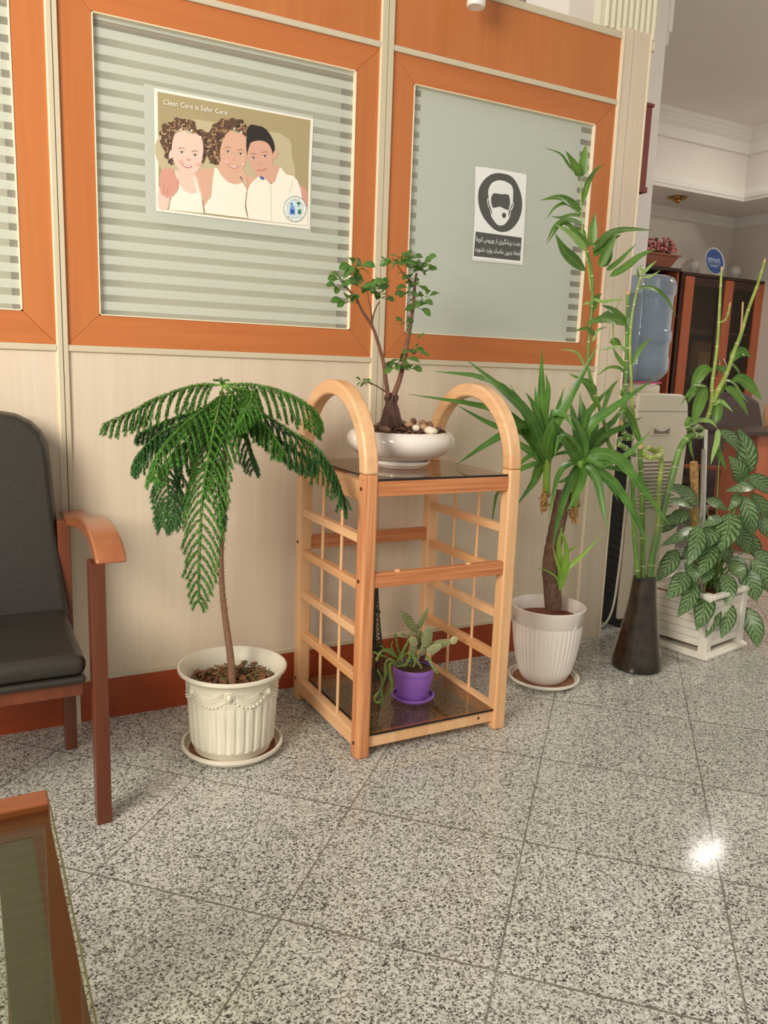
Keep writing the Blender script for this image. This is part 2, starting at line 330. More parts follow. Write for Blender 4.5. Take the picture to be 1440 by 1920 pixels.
def tag(o,label=None,cat=None,group=None,kind=None):
    if label: o['label']=label
    if cat: o['category']=cat
    if group: o['group']=group
    if kind: o['kind']=kind
    return o
rnd=random.uniform

# ------------------------------------------------------------ structure
b=MB(); b.box(-3.5,7.5,-4.5,5.2,-.05,0); tag(b.build('floor','floor'),kind='structure')
XL=-1.95; XM1=(-.905,-.8817); XM2=(-.0365,0.0); XE=.836; XP=.969
wall=empty('wall_back',(0,0,0),kind='structure')
for (x0,x1) in ((XL,-.905),(-.8817,-.0365),(0,XE)):
    b=MB(); b.box(x0,x1,0,.06,.118,.984); b.build('lower_panel','beige_v',wall)
    b=MB(); b.box(x0,x1,-.006,.05,.984,1.0); b.build('dado_rail','alu',wall,bevel=.002)
    b=MB(); b.box(x0,x1,-.004,.05,.113,.1256); b.build('skirting_cap','alu',wall,bevel=.001)
    b=MB(); b.box(x0,x1,-.006,.05,1.845,1.861); b.build('upper_rail','alu',wall,bevel=.002)
    b=MB(); b.box(x0,x1,0,.06,1.861,2.045); b.build('upper_panel','orange_v',wall)
    b=MB(); b.box(x0,x1,-.006,.06,2.045,2.066); b.build('top_rail','alu',wall,bevel=.002)
for (x0,x1) in (XM1,XM2):
    xm=(x0+x1)/2; b=MB(); b.box(x0,xm-.001,-.008,.06,.0,2.09); b.box(xm+.001,x1,-.008,.06,.0,2.09); b.m=1; b.box(xm-.001,xm+.001,-.004,.05,0,2.09)
    b.build('mullion',['alu','groove'],wall)
    b=MB(); b.box(x0-.003,x0,-.006,.05,0,2.09); b.build('mullion_bead','bead',wall)
b=MB(); b.box(XE,XE+.008,-.008,.06,0,2.066); b.build('end_bead','bead',wall)
b=MB(); b.box(XE+.008,.885,-.004,.075,0,2.085); b.box(.885,XP-.004,0,.075,0,2.085); b.build('end_post','beige_v',wall,bevel=.001)
b=MB(); b.box(XP-.006,XP,-.002,.075,0,2.085); b.build('end_corner_bead','bead',wall)
bb=empty('baseboard_back',(0,0,0),kind='structure')
for (x0,x1) in ((XL,-.905),(-.8817,-.0365),(0,XE)):
    b=MB(); b.box(x0,x1,-.003,.05,0,.113); b.build('skirting_board','base',bb)
def window(name,x0,x1,wx0,wx1,filmname,wb=1.0764,wt=1.7735):
    e=empty(name,(0,0,0),kind='structure'); z0,z1=1.0,1.845
    fr=MB(); y0,y1=0,.012
    def trap(a,b_,c,d,m): fr.m=m; fr.prism([(p[0],y0,p[1]) for p in (a,b_,c,d)],(0,y1,0))
    g=.0006
    trap((x0,z0),(wx0,wb),(wx0,wt),(x0,z1),0); trap((x1,z0),(x1,z1),(wx1,wt),(wx1,wb),0)
    trap((x0+g,z0),(x1-g,z0),(wx1-g,wb),(wx0+g,wb),1); trap((x0+g,z1),(wx0+g,wt),(wx1-g,wt),(x1-g,z1),1)
    fr.build('window_frame',['orange_v','orange_h'],e,bevel=.0012)
    w=.0045; b=MB(); ya,yb=-.002,.013
    b.box(wx0,wx0+w*.6,ya,yb,wb,wt); b.box(wx1-w*.7,wx1,ya,yb,wb,wt); b.box(wx0,wx1,ya,yb,wb,wb+w*.6); b.box(wx0,wx1,ya,yb,wt-w*.5,wt); b.build('window_bead','bead',e)
    b=MB(); b.box(wx0-.004,wx1+.004,.0115,.0145,wb-.004,wt+.004); b.build('glass_pane',filmname,e)
    b=MB(); b.box(wx0-.012,wx1-.018,.058,.061,wb-.02,wt+.02); b.build('back_sheet','backsheet',e)
    b=MB(); b.box(wx0-.014,wx0-.012,.013,.075,wb-.02,wt+.02); b.box(wx1+.001,wx1+.004,.013,.075,wb-.02,wt+.02); b.box(wx0-.012,wx1+.002,.013,.075,wt+.001,wt+.004); b.box(wx0-.012,wx1+.002,.013,.075,wb-.022,wb-.002); b.box(wx0-.012,wx1+.002,.071,.075,wb-.02,wt+.02); b.box(wx0-.012,wx1+.001,.018,.057,wt-.017,wt+.001); b.build('reveal_and_shade_board','cav',e)  # last box is an added brown board imitating shade along the top
    return e
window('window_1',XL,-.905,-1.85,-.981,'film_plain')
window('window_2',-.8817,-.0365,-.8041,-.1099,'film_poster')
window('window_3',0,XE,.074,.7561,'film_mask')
# solid core behind the partition so no light leaks through
b=MB(); b.box(XL,XP-.002,.076,.09,0,2.085); b.build('wall_core','beige_v',wall)
# column behind the partition end
b=MB(); b.box(.9,1.395,.36,.62,0,3.0); b.build('wall_column','colwhite',kind='structure',bevel=.004)
b=MB(); b.box(1.395,1.425,.36,.60,2.30,3.0); b.box(1.395,1.41,.36,.6,2.25,2.30); b.build('trim_1','colwhite',kind='structure',bevel=.008)
b=MB(); b.box(.84,1.1,.115,.149,2.095,2.7)
for k in range(9): x=.868+k*.0265; b.tube([(x,.112,2.125),(x,.112,2.7)],.0072,8)
b.build('trim_2','cream',smooth=40,kind='structure')
b=MB(); b.box(-.6,.84,.6,.62,1.9,3.0)
for k in range(24): b.box(.02+k*.035,.026+k*.035,.592,.6,1.9,3.0)
b.build('wall_upper','curtain',kind='structure')
# rear room
b=MB(); b.box(.9,5.4,3.15,3.25,0,3.0); b.build('wall_rear','wallpaint',kind='structure')
b=MB(); b.box(5.23,5.33,-4.4,3.15,0,3.0); b.build('wall_right','wallpaint',kind='structure')
b=MB(); b.box(5.21,5.23,-1.5,3.149,0,2.005); b.build('trim_3','wallpaint',kind='structure')
ZC=2.90
b=MB(); b.box(.86,5.4,.42,3.3,ZC+.02,ZC+.06); b.box(.86,5.4,-2.2,.42,ZC+.02,ZC+.06); b.build('ceiling','ceilpaint',kind='structure')
b=MB(); b.box(.9,5.23,2.6,3.15,2.40,2.44); b.box(.9,4.68,2.6,2.63,2.44,ZC+.02); b.box(4.65,5.23,-1.2,2.6,2.40,2.44); b.box(4.65,4.68,-1.2,2.6,2.44,ZC+.02); b.build('trim_4','ceilpaint',kind='structure')
def cornice(name,y,x,z,prof,xs=.9,ys=-1.2):
    """profile (offset into the room, height) swept along the rear edge and the right edge with a mitred inner corner"""
    b=MB(); rows=[]
    for o,h in prof: rows.append(b.add([(xs,y-o,z+h),(x-o,y-o,z+h),(x-o,ys,z+h)]))
    for i in range(len(prof)-1):
        for k in range(2): b.face((rows[i]+k,rows[i+1]+k,rows[i+1]+k+1,rows[i]+k+1))
    b.build(name,'plaster',kind='structure')
cornice('trim_5',2.6,4.65,ZC+.02,[(0,-.17),(.03,-.165),(.035,-.15),(.05,-.09),(.085,-.065),(.095,-.05),(.105,-.05),(.115,-.03),(.13,-.028),(.14,0)])
cornice('trim_6',2.6,4.65,2.40,[(0,-.006),(.03,-.006),(.034,.012),(.04,.02),(.04,.05),(.03,.075),(.022,.08),(.02,.1),(0,.112)])
cornice('trim_7',3.15,5.23,2.40,[(0,-.085),(.015,-.08),(.022,-.045),(.045,-.015),(.05,0)])
# lamps of the rear room, plus an added fill panel
def ceiling_panel(name,x,y,sx,sy,label,z=ZC+.02,m='lamp_on'):
    e=empty(name,(x,y,z),label,'lamp'); b=MB(); b.box(x-sx,x+sx,y-sy,y+sy,z-.03,z-.001); b.build('lamp_housing','lampwhite',e,bevel=.004)
    b=MB(); b.box(x-sx+.02,x+sx-.02,y-sy+.02,y+sy-.02,z-.034,z-.028); b.build('lamp_diffuser',m,e)
ceiling_panel('unseen_ceiling_lamp',4.14,1.83,.20,.045,'white ceiling lamp panel in the raised ceiling of the rear room, nearer the bookcase')
ceiling_panel('unseen_ceiling_lamp',4.10,-.6,.2,.2,'unseen white fill lamp panel added to brighten the rear room, nearer the viewer',m='fill_lamp_on')  # out-of-view panel put in to brighten the rear room
e=empty('soffit_lamp',(4.09,2.77,2.40),'small brass ceiling lamp above the bookcase in the rear room','lamp')
b=MB(); b.lathe([(.0,-.001),(.045,-.001),(.05,-.012),(.03,-.02),(0.001,-.02)],(4.09,2.77,2.40),20); b.build('lamp_rose','brass',e,smooth=40)
b=MB()
for k in range(5): a=k*2*PI/5; b.ball((4.09+.055*math.cos(a),2.77+.055*math.sin(a),2.386),.03,.02,.01,8,5)
b.ball((4.09,2.77,2.368),.028,.028,.02,10,6); b.build('lamp_petals','brass',e,smooth=180)
# spotlight at the top of the picture
e=empty('spotlight',(.205,-.004,2.02),'white cylindrical spotlight above the window with the mask notice','lamp')
c0,c1=at(892,14,-.09),at(900,-70,-.09); b=MB(); ax=(c1-c0).normalized(); b.tube([c0,c0+ax*.003,c1],[.024,.026,.026],24,True); b.build('lamp_shell','lampwhite',e,smooth=40)
b=MB(); b.tube([c1-ax*.02,(c1.x,-.002,c1.z-.01)],.008,10); b.build('lamp_arm','lampwhite',e,smooth=40)

# framed picture seen edge on beside the column
e=empty('wall_picture',(1.05,.12,1.6),'maroon picture frame hung on the column, seen edge on','picture')
b=MB(); p0,p1=at(1216,198,.142),at(1202,364,.142); b.box(.99,p0.x,.12,.149,p1.z,p0.z); b.box(.985,p0.x+.006,.116,.149,p0.z-.012,p0.z); b.box(.985,p0.x+.006,.116,.149,p1.z,p1.z+.02); b.build('picture_frame','maroon',e,bevel=.002)
b=MB(); b.box(1.0,p0.x-.05,.118,.1195,p1.z+.025,p0.z-.02); b.build('picture_sheet','paper',e)

# ------------------------------------------------------------ printed sheets
def flat(name,c,rough=.6):
    if name not in M: M[name]=plain(name,c,rough,0,.015,8)
    return name
def sheet_tools(x0,y0,s,Y):
    def P(x,y,lay=0): p=at(x0+x/s,y0+y/s,Y); p.y=Y-.0006-lay*.000015; return p
    return P
class Print:
    """flat printed shapes, one thin layer above another, all in one mesh"""
    def __init__(s,P): s.P=P; s.b=MB(); s.mats=[]; s.lay=1
    def mat(s,m):
        if m not in s.mats: s.mats.append(m)
        s.b.m=s.mats.index(m)
    def poly(s,m,pts,smooth=0):
        s.mat(m)
        if smooth:
            v=[Vector((p[0],p[1],0)) for p in pts]; v=v+v[:3]; q=spline(v,smooth*(len(v)-1)); q=q[smooth:-2*smooth]; pts=[(p.x,p.y) for p in q]
        i=s.b.add([s.P(x,y,s.lay) for x,y in pts]); s.b.face(range(i,i+len(pts))); s.lay+=.35
    def ell(s,m,cx,cy,rx,ry,rot=0,n=20):
        c,d=math.cos(rot),math.sin(rot); s.poly(m,[(cx+c*rx*math.cos(t)-d*ry*math.sin(t),cy+d*rx*math.cos(t)+c*ry*math.sin(t)) for t in [2*PI*k/n for k in range(n)]])
    def ring(s,m,cx,cy,r0,r1,n=32,k=1,a0=0,a1=2*PI):
        s.mat(m); rows=[]
        for j in range(n+1):
            t=a0+(a1-a0)*j/n; rows.append(s.b.add([s.P(cx+r*math.cos(t),cy+r*k*math.sin(t),s.lay) for r in(r0,r1)]))
        for j in range(n): s.b.face((rows[j],rows[j]+1,rows[j+1]+1,rows[j+1]))
        s.lay+=.35
    def line(s,m,pts,w):
        s.mat(m)
        for (a,c),(e,f) in zip(pts,pts[1:]):
            L=math.hypot(e-a,f-c) or 1; nx,ny=-(f-c)/L*w/2,(e-a)/L*w/2
            i=s.b.add([s.P(a+nx,c+ny,s.lay),s.P(e+nx,f+ny,s.lay),s.P(e-nx,f-ny,s.lay),s.P(a-nx,c-ny,s.lay)]); s.b.face((i,i+1,i+2,i+3))
        s.lay+=.35
def lettering(name,text,A,B,height,mat,parent,y,bold=0,tilt=True):
    """text set between the wall points A and B (baseline), cap height in metres"""
    c=D.curves.new('lettering_curve','FONT'); c.body=text; c.offset=bold; o=D.objects.new('lettering_tmp',c); COL.objects.link(o)
    dg=bpy.context.evaluated_depsgraph_get(); me0=o.evaluated_get(dg).to_mesh(); vs=[v.co.copy() for v in me0.vertices]; fs=[tuple(p.vertices) for p in me0.polygons]
    o.evaluated_get(dg).to_mesh_clear(); D.objects.remove(o); D.curves.remove(c)
    x0=min(v.x for v in vs); x1=max(v.x for v in vs); A,B=Vector(A),Vector(B); d=(B-A); L=d.length; d.normalize(); up=Vector((-d.z,0,d.x)); s=L/(x1-x0); hs=height
    b=MB(); b.v=[Vector((A.x,y,A.z))+d*((v.x-x0)*s)+up*(v.y*hs) for v in vs]; b.f=fs; b.mi=[0]*len(fs); return b.build(name,mat,parent)
YP=.0105
P1=sheet_tools(280,150,4.5,YP)
poster=empty('poster',P1(57,1105),'wide poster of three smiling children hugging, stuck on the middle window','poster')
b=MB(); C4=[P1(40,68),P1(1385,330),P1(1375,520),P1(1362,800),P1(1355,1260),P1(700,1183),P1(57,1105),P1(45,600)]
b.prism([p for p in C4],(0,.0005,0)); b.build('poster_sheet',flat('poster_paper',(240,236,222)),poster)
pr=Print(P1)
pr.poly(flat('print_tan',(172,156,116)),[(68,98),(1360,340),(1345,700),(1335,1232),(700,1166),(80,1088),(76,600)])
pr.poly(flat('print_tan_light',(196,182,146)),[(380,330),(1100,450),(1200,640),(1150,900),(300,900),(76,700),(78,480)],3)
sk1=flat('print_skin_rosy',(236,202,186)); sk2=flat('print_skin_tan',(220,174,148)); sk3=flat('print_skin_boy',(216,168,144)); hr=flat('print_hair_brown',(98,72,54)); hl=flat('print_hair_blonde',(170,132,94)); hd=flat('print_hair_dark',(44,36,32)); wt=flat('print_white_cloth',(242,236,220)); sh=flat('print_skin_pink',(216,156,140)); eye=flat('print_eye',(60,46,44)); lip=flat('print_lip',(190,96,92)); tooth=flat('print_teeth',(250,244,236)); seam=flat('print_fold',(214,200,176)); blue=flat('print_blue',(60,90,170)); grn=flat('print_green',(40,110,74)); brow=flat('print_brow',(150,104,78)); wline=flat('print_shadow_line',(150,110,92))
# arms and shoulders behind
pr.poly(sk2,[(380,760),(540,740),(600,800),(560,1000),(460,1100),(400,960)],3)
pr.poly(sk2,[(740,780),(830,800),(905,850),(860,900),(820,960),(780,900)],3)
pr.poly(sh,[(1270,890),(1310,910),(1334,960),(1334,1060),(1295,1040),(1260,960)],3)
# left girl
curl=flat('print_hair_curl_dark',(58,42,34))
def curls(poly,n,size):
    xs=[p[0] for p in poly]; ys=[p[1] for p in poly]
    def inside(x,y):
        c=False; j=len(poly)-1
        for i in range(len(poly)):
            a,b_=poly[i],poly[j]
            if (a[1]>y)!=(b_[1]>y) and x<(b_[0]-a[0])*(y-a[1])/(b_[1]-a[1])+a[0]: c=not c
            j=i
        return c
    k=0
    while k<n:
        x,y=rnd(min(xs),max(xs)),rnd(min(ys),max(ys))
        if not inside(x,y): continue
        k+=1; r=rnd(size*.6,size*1.2); a0=rnd(0,6.28); pr.ring((hl,curl,curl,hl,flat('print_hair_light',(200,168,128)))[k%5],x,y,r*.62,r,8,1,a0,a0+rnd(1.4,3.2))
pr.poly(sk1,[(215,760),(380,780),(420,900),(440,1000),(300,1040),(210,960)],2)
pr.poly(sk1,[(82,900),(210,900),(170,1010),(150,1090),(82,1088)],2)
pr.poly(wt,[(218,770),(232,860),(290,935),(340,958),(405,955),(372,820),(382,820),(418,930),(445,1010),(458,1124),(165,1096),(185,980),(225,930)])
HP1=[(100,480),(108,410),(140,365),(200,352),(225,322),(285,330),(340,335),(388,372),(402,425),(450,418),(498,465),(505,560),(480,650),(452,712),(428,650),(452,560),(440,490),(380,440),(310,420),(225,440),(196,510),(188,600),(200,690),(186,725),(172,690),(182,650),(152,668),(128,600),(100,550)]
pr.poly(hr,HP1,2)
for (x,y) in ((130,390),(112,450),(118,520),(150,640),(230,340),(300,350),(360,370),(420,440),(480,470),(495,540),(480,610),(190,690)): pr.ell(hr,x,y,rnd(26,36),rnd(22,30),0,12)
curls(HP1,70,24)
pr.ell(sk1,182,628,18,40,.2)
pr.poly(sk1,[(196,520),(215,460),(262,440),(300,428),(330,452),(390,455),(436,490),(452,540),(452,620),(430,720),(385,785),(320,800),(255,760),(205,690),(190,590)],3)
# middle girl
HP2=[(480,600),(488,500),(515,420),(560,370),(615,338),(680,345),(740,332),(795,350),(820,400),(818,470),(770,446),(690,420),(640,470),(606,540),(602,640),(585,700),(540,712),(500,670)]
pr.poly(hr,HP2,2)
for (x,y) in ((510,470),(500,560),(530,640),(565,690),(560,390),(620,355),(700,350),(770,360),(805,410)): pr.ell(hr,x,y,rnd(28,36),rnd(24,32),0,12)
curls(HP2,80,24)
pr.poly(sk2,[(590,680),(700,760),(800,760),(830,900),(780,960),(680,930),(600,860)],2)
pr.poly(sk2,[(618,520),(640,465),(682,430),(722,455),(770,448),(806,480),(818,530),(820,620),(800,720),(760,790),(700,812),(640,770),(600,690),(596,590)],3)
pr.poly(wt,[(545,745),(572,745),(600,800),(660,862),(720,882),(780,870),(765,800),(752,795),(790,850),(822,930),(818,1000),(806,1080),(830,1168),(470,1124),(462,1060),(520,990),(530,860)])
# boy
pr.poly(sk3,[(880,720),(1080,720),(1100,840),(1020,870),(920,830)],2)
pr.poly(hd,[(815,560),(820,440),(850,380),(900,385),(960,400),(1010,450),(1050,530),(1055,620),(1030,640),(1000,560),(900,520),(850,560),(830,640)],3)
pr.poly(sk3,[(830,600),(850,535),(920,512),(990,530),(1030,590),(1040,680),(1020,760),(985,815),(940,812),(890,770),(850,710),(828,650)],3)
pr.ell(sk3,1062,630,22,42,.25); pr.poly(wt,[(900,830),(925,812),(990,846),(1022,884),(1060,855),(1095,745),(1110,740),(1150,795),(1210,810),(1250,850),(1275,920),(1290,1010),(1334,1080),(1334,1230),(1010,1195),(835,1172),(815,1060),(825,940),(850,880)])
pr.poly(blue,[(925,812),(960,818),(972,845),(940,840)]); pr.line(seam,[(1022,884),(1025,1000),(1030,1190)],6); pr.line(seam,[(1210,840),(1180,960)],5); pr.line(seam,[(900,870),(940,848)],5)
pr.line(wline,[(445,1010),(458,1110)],5); pr.line(wline,[(820,940),(808,1070),(826,1150)],5); pr.line(seam,[(545,760),(530,860),(520,980),(465,1060)],6)
# hand on the left
pr.poly(sh,[(95,780),(130,745),(190,750),(215,800),(220,870),(90,870)],3)
pr.poly(sh,[(88,850),(228,850),(222,935),(100,935)])
for k,(x,y) in enumerate(((105,935),(138,955),(172,965),(202,940),(226,915))): pr.ell(sh,x,y-20,16,62,.06*(k-2)); pr.line(lip,[(x+15,y-60),(x+16,y+8)],3)
# faces
for (ex,ey,w,ang) in ((272,612,1,.14),(384,636,1,.14),(660,606,1,.16),(768,626,1,.16),(876,660,1,-.2),(974,644,1,-.2)):
    pr.ell(tooth,ex,ey,19,8,ang); pr.ell(eye,ex,ey,9,8); pr.line(eye,[(ex-22,ey-3),(ex,ey-12),(ex+22,ey-2)],4); pr.line(brow,[(ex-28,ey-30),(ex,ey-40),(ex+26,ey-30)],5)
for (x,y,ang,w) in ((315,724,.2,48),(705,728,.22,50)): pr.poly(lip,[(x-w,y-18),(x,y-2),(x+w,y+2),(x+w*.5,y+18),(x-6,y+18),(x-w*.6,y+4)],2); pr.poly(tooth,[(x-w*.8,y-12),(x,y+2),(x+w*.8,y+4),(x+w*.4,y+11),(x-6,y+10)],2)
pr.line(lip,[(905,760),(950,764),(990,748)],7)
for (x,y) in ((330,672),(712,674),(936,710)): pr.ell(sh,x,y,18,8,.1); pr.ell(sh,x-4,y+3,6,3); 
for (x,y) in ((262,690),(405,710),(650,690),(790,710)): pr.ell(flat('print_blush',(230,182,166)),x,y,20,16)
for (x,y) in ((266,420),(354,428),(430,484),(714,412),(774,442)): pr.ell(tooth,x,y,7,10)
# round badge
cx,cy=1228,1090; pr.ell(flat('print_badge_white',(246,246,240)),cx,cy,98,110,0,40); pr.ring(flat('print_badge_ring',(90,120,110)),cx,cy,92,97,40,1.13); pr.ring('print_badge_ring',cx,cy,66,69,40,1.13); pr.ell(flat('print_badge_blue',(206,226,236)),cx,cy,64,74,0,32)
pr.poly(flat('print_bottle_blue',(120,156,206)),[(1185,1075),(1195,1055),(1210,1055),(1225,1080),(1228,1140),(1182,1135)]); pr.poly(blue,[(1188,1038),(1208,1040),(1208,1054),(1190,1052)]); pr.poly(blue,[(1186,1090),(1222,1094),(1222,1130),(1186,1126)])
pr.poly(flat('print_bottle_grey',(206,214,206)),[(1258,1065),(1268,1065),(1282,1100),(1280,1145),(1246,1140),(1250,1095)]); pr.poly(grn,[(1240,1045),(1245,1030),(1272,1034),(1275,1048),(1262,1050),(1262,1066),(1252,1064),(1250,1046)]); pr.poly(grn,[(1254,1098),(1276,1090),(1278,1132),(1250,1130)])
pr.b.build('printed_picture',pr.mats,poster)
lettering('printed_slogan','Clean Care is Safer Care',P1(118,207),P1(655,298),.0165,flat('print_white',(248,244,232)),poster,YP-.0030,bold=.0)
def ringtext(txt,r,a0,a1,flip):
    n=len(txt)
    for i,ch in enumerate(txt):
        if ch==' ': continue
        a=a0+(a1-a0)*(i+.5)/n; x,y=cx+r*math.cos(a),cy+r*1.13*math.sin(a); tx,ty=-math.sin(a)*7*flip,math.cos(a)*7*flip
        lettering('printed_badge_letter',ch,P1(x-tx+math.cos(a)*-5*flip,y-ty+math.sin(a)*-5*flip),P1(x+tx+math.cos(a)*-5*flip,y+ty+math.sin(a)*-5*flip),.0032,'print_badge_ring',poster,YP-.0032)
ringtext('WWW.HYGENE.COM',80,-PI*.93,-PI*.07,1); ringtext('HYGIENE & HEALTH',80,PI*.93,PI*.07,-1)

P2=sheet_tools(860,290,8.725,YP)
notice=empty('notice_sheet',P2(228,1720),'white notice with a masked head in a black ring, stuck on the right window','notice')
b=MB(); b.prism([P2(275,195),P2(420,205),P2(780,262),P2(1110,325),P2(1080,1100),P2(1045,1808),P2(620,1765),P2(225,1728),P2(262,1000)],(0,.0005,0)); b.build('notice_paper',flat('notice_paper',(240,240,236)),notice)
pn=Print(P2); dk=flat('print_charcoal',(84,84,80)); wh=flat('print_notice_white',(238,238,234))
pn.poly(dk,[(680,303),(800,325),(900,395),(975,520),(1025,680),(1037,840),(1005,1010),(930,1150),(830,1240),(715,1267),(600,1235),(490,1140),(400,1020),(340,880),(315,720),(330,560),(400,430),(500,340),(590,308)],3)
pn.poly(wh,[(665,418),(740,430),(850,490),(885,560),(890,640),(885,765),(898,800),(885,870),(850,925),(840,1000),(800,1080),(750,1140),(690,1160),(630,1145),(570,1070),(530,1000),(510,900),(480,840),(465,770),(470,720),(490,705),(480,620),(500,530),(560,450)],3)
pn.poly(dk,[(560,640),(590,630),(700,648),(770,645),(790,655),(815,652),(835,720),(840,800),(815,905),(790,905),(670,850),(560,875),(530,800),(527,720),(540,670)])
pn.poly(dk,[(484,722),(492,730),(497,800),(530,880),(542,940),(542,985),(530,960),(518,890),(495,850),(478,790)])
pn.poly(dk,[(878,785),(884,800),(876,850),(850,890),(835,950),(822,1018),(812,1000),(816,940),(838,880),(862,830)])
pn.ell(dk,740,993,35,44,0,24)
pn.poly(dk,[(275,1258),(1028,1358),(1003,1738),(243,1660)]); pn.line(dk,[(232,1704),(1040,1790)],4)
pn.b.build('printed_symbol',pn.mats,notice)
L1='\ufe8e\ufee7\uFEED\uFEAE\uFB90 \uFEB1\uFEED\uFEAE\uFBFE\uFEED \uFEAF\uFE8D \uFBFC\uFEAE\uFBFF\uFB95\uFEB8\uFBFF\uFB58 \uFE96\uFEEC\uFE9F'
L2='\uFEAA\uFBFE\uFEEE\uFEB8\uFEE7 \uFEA9\uFEAD\uFE8D\uFEED \uFB8F\uFEB3\uFE8E\uFEE3 \uFEE5\uFEED\uFEAA\uFE91 \uFE8E\uFED4\uFEC4\uFEDF'
lettering('printed_line',L1,P2(278,1408),P2(1008,1492),.0185,wh,notice,YP-.0014,bold=.012)
lettering('printed_line',L2,P2(262,1575),P2(1000,1650),.0185,wh,notice,YP-.0014,bold=.012)

# ------------------------------------------------------------ pine plant stand
stand=empty('plant_stand',(-.0665,-.282,0),'pine plant stand with two arched sides and smoked glass shelves','plant stand')
SX=(-.295,.125); SW=.037; YF,YB=-.498,-.066; ZJ=.722; SD=.037
def arch(x0,name):
    ym=(YF+YB)/2; ro=(YB-YF)/2; ri=ro-SD
    for nm,pts in (('front_post',(YF,YF+SD)),('rear_post',(YB-SD,YB))):
        b=MB(); b.box(x0,x0+SW,pts[0],pts[1],0,ZJ); b.build(nm,'fir_z' if (nm=='front_post' and x0<0) else 'pine',stand,bevel=.006,seg=3)
    b=MB(); n=30; rows=[]
    for k in range(n+1):
        a=PI*k/n; c,s=math.cos(a),math.sin(a); rows.append(b.add([(x0,ym+ro*c,ZJ+ro*1.0*s),(x0+SW,ym+ro*c,ZJ+ro*s),(x0+SW,ym+ri*c,ZJ+ri*s),(x0,ym+ri*c,ZJ+ri*s)]))
    for k in range(n):
        for j in range(4): b.face((rows[k]+j,rows[k]+(j+1)%4,rows[k+1]+(j+1)%4,rows[k+1]+j))
    b.face([rows[0]+j for j in range(4)][::-1]); b.face([rows[-1]+j for j in range(4)])
    b.build('arch','pine_y',stand,bevel=.006,seg=3,smooth=35)
for x0 in SX: arch(x0,'a')
def px_rail(name,y,z0,z1,mat,th=.018,x0=None,x1=None):
    b=MB(); b.box(x0 if x0 is not None else SX[0]+SW-.001,x1 if x1 is not None else SX[1]+.001,y,y+th,z0,z1); return b.build(name,mat,stand,bevel=.002)
# front and rear rails
px_rail('front_rail',YF+.004,.668,.705,'fir',.02,None,SX[1]+.012)
px_rail('front_rail',YF+.004,.442,.478,'fir',.02,None,SX[1]+.004)
px_rail('front_rail',YF+.012,.022,.055,'pine',.02)
px_rail('rear_rail',YB-.03,.668,.705,'fir',.02); px_rail('rear_rail',YB-.03,.455,.492,'fir',.02); px_rail('rear_rail',YB-.03,.022,.055,'pine',.02)
# sides: slats, dowels
for x0 in SX:
    xc=x0+SW/2
    for z,m in ((.561,'pine_y'),(.444,'fir_y'),(.323,'pine_y'),(.203,'fir_y')):
        b=MB(); b.box(xc-.012,xc+.010,YF+SD-.002,YB-SD+.002,z-.011,z+.011); b.build('side_slat',m,stand,bevel=.002)
    b=MB(); b.box(xc-.014,xc+.012,YF+SD-.002,YB-SD+.002,.022,.062); b.build('side_rail','pine_y',stand,bevel=.003)
    b=MB(); b.box(xc-.014,xc+.012,YF+SD-.002,YB-SD+.002,.655,.703); b.build('side_rail','fir_y',stand,bevel=.003)
    for y in (-.342,-.222):
        b=MB(); b.tube([(xc-.001,y,.05),(xc-.001,y,.665)],.0042,10); b.build('dowel','dowel',stand,smooth=40)
for z,m in ((.7055,'t'),(.0555,'b')):
    xa,xb=(SX[0]+SW+.001,SX[1]-.001) if m=='b' else (SX[0]+SW+.001,SX[1]-.001)
    b=MB(); b.box(xa,xb,YF+.008,YB-.012,z,z+.005); b.m=1; b.box(xa,xb,YF+.0065,YF+.008,z,z+.005); b.box(xa-.0005,xa,YF+.008,YB-.012,z,z+.005)
    b.build('glass_shelf',['smoke','smoke_edge'],stand)
for (x,y,z) in ((SX[0]+.016,YF,.695),(SX[0]+.012,YF,.462),(SX[0]+.008,YF,.063)):
    pass
for (x,y,z) in ((SX[0],YF+.018,.687),(SX[0],YF+.018,.460),(SX[0],YF+.018,.040),(SX[0],YB-.018,.475),(SX[0],YB-.018,.065)):
    b=MB(); b.tube([(x-.0015,y,z),(x+.004,y,z)],.0048,12); b.build('bolt','bolt',stand)
b=MB(); b.tube([(.08,YF+.0115,.04),(.08,YF+.018,.04)],.004,10); b.build('bolt','bolt',stand)
for (x) in (-.19,.02):
    b=MB(); b.lathe([(.0,.0),(.008,0),(.008,.003),(.004,.005),(0.0005,.005)],(x,YF+.014,.478),12); b.build('shelf_pad','dowel',stand,smooth=50)

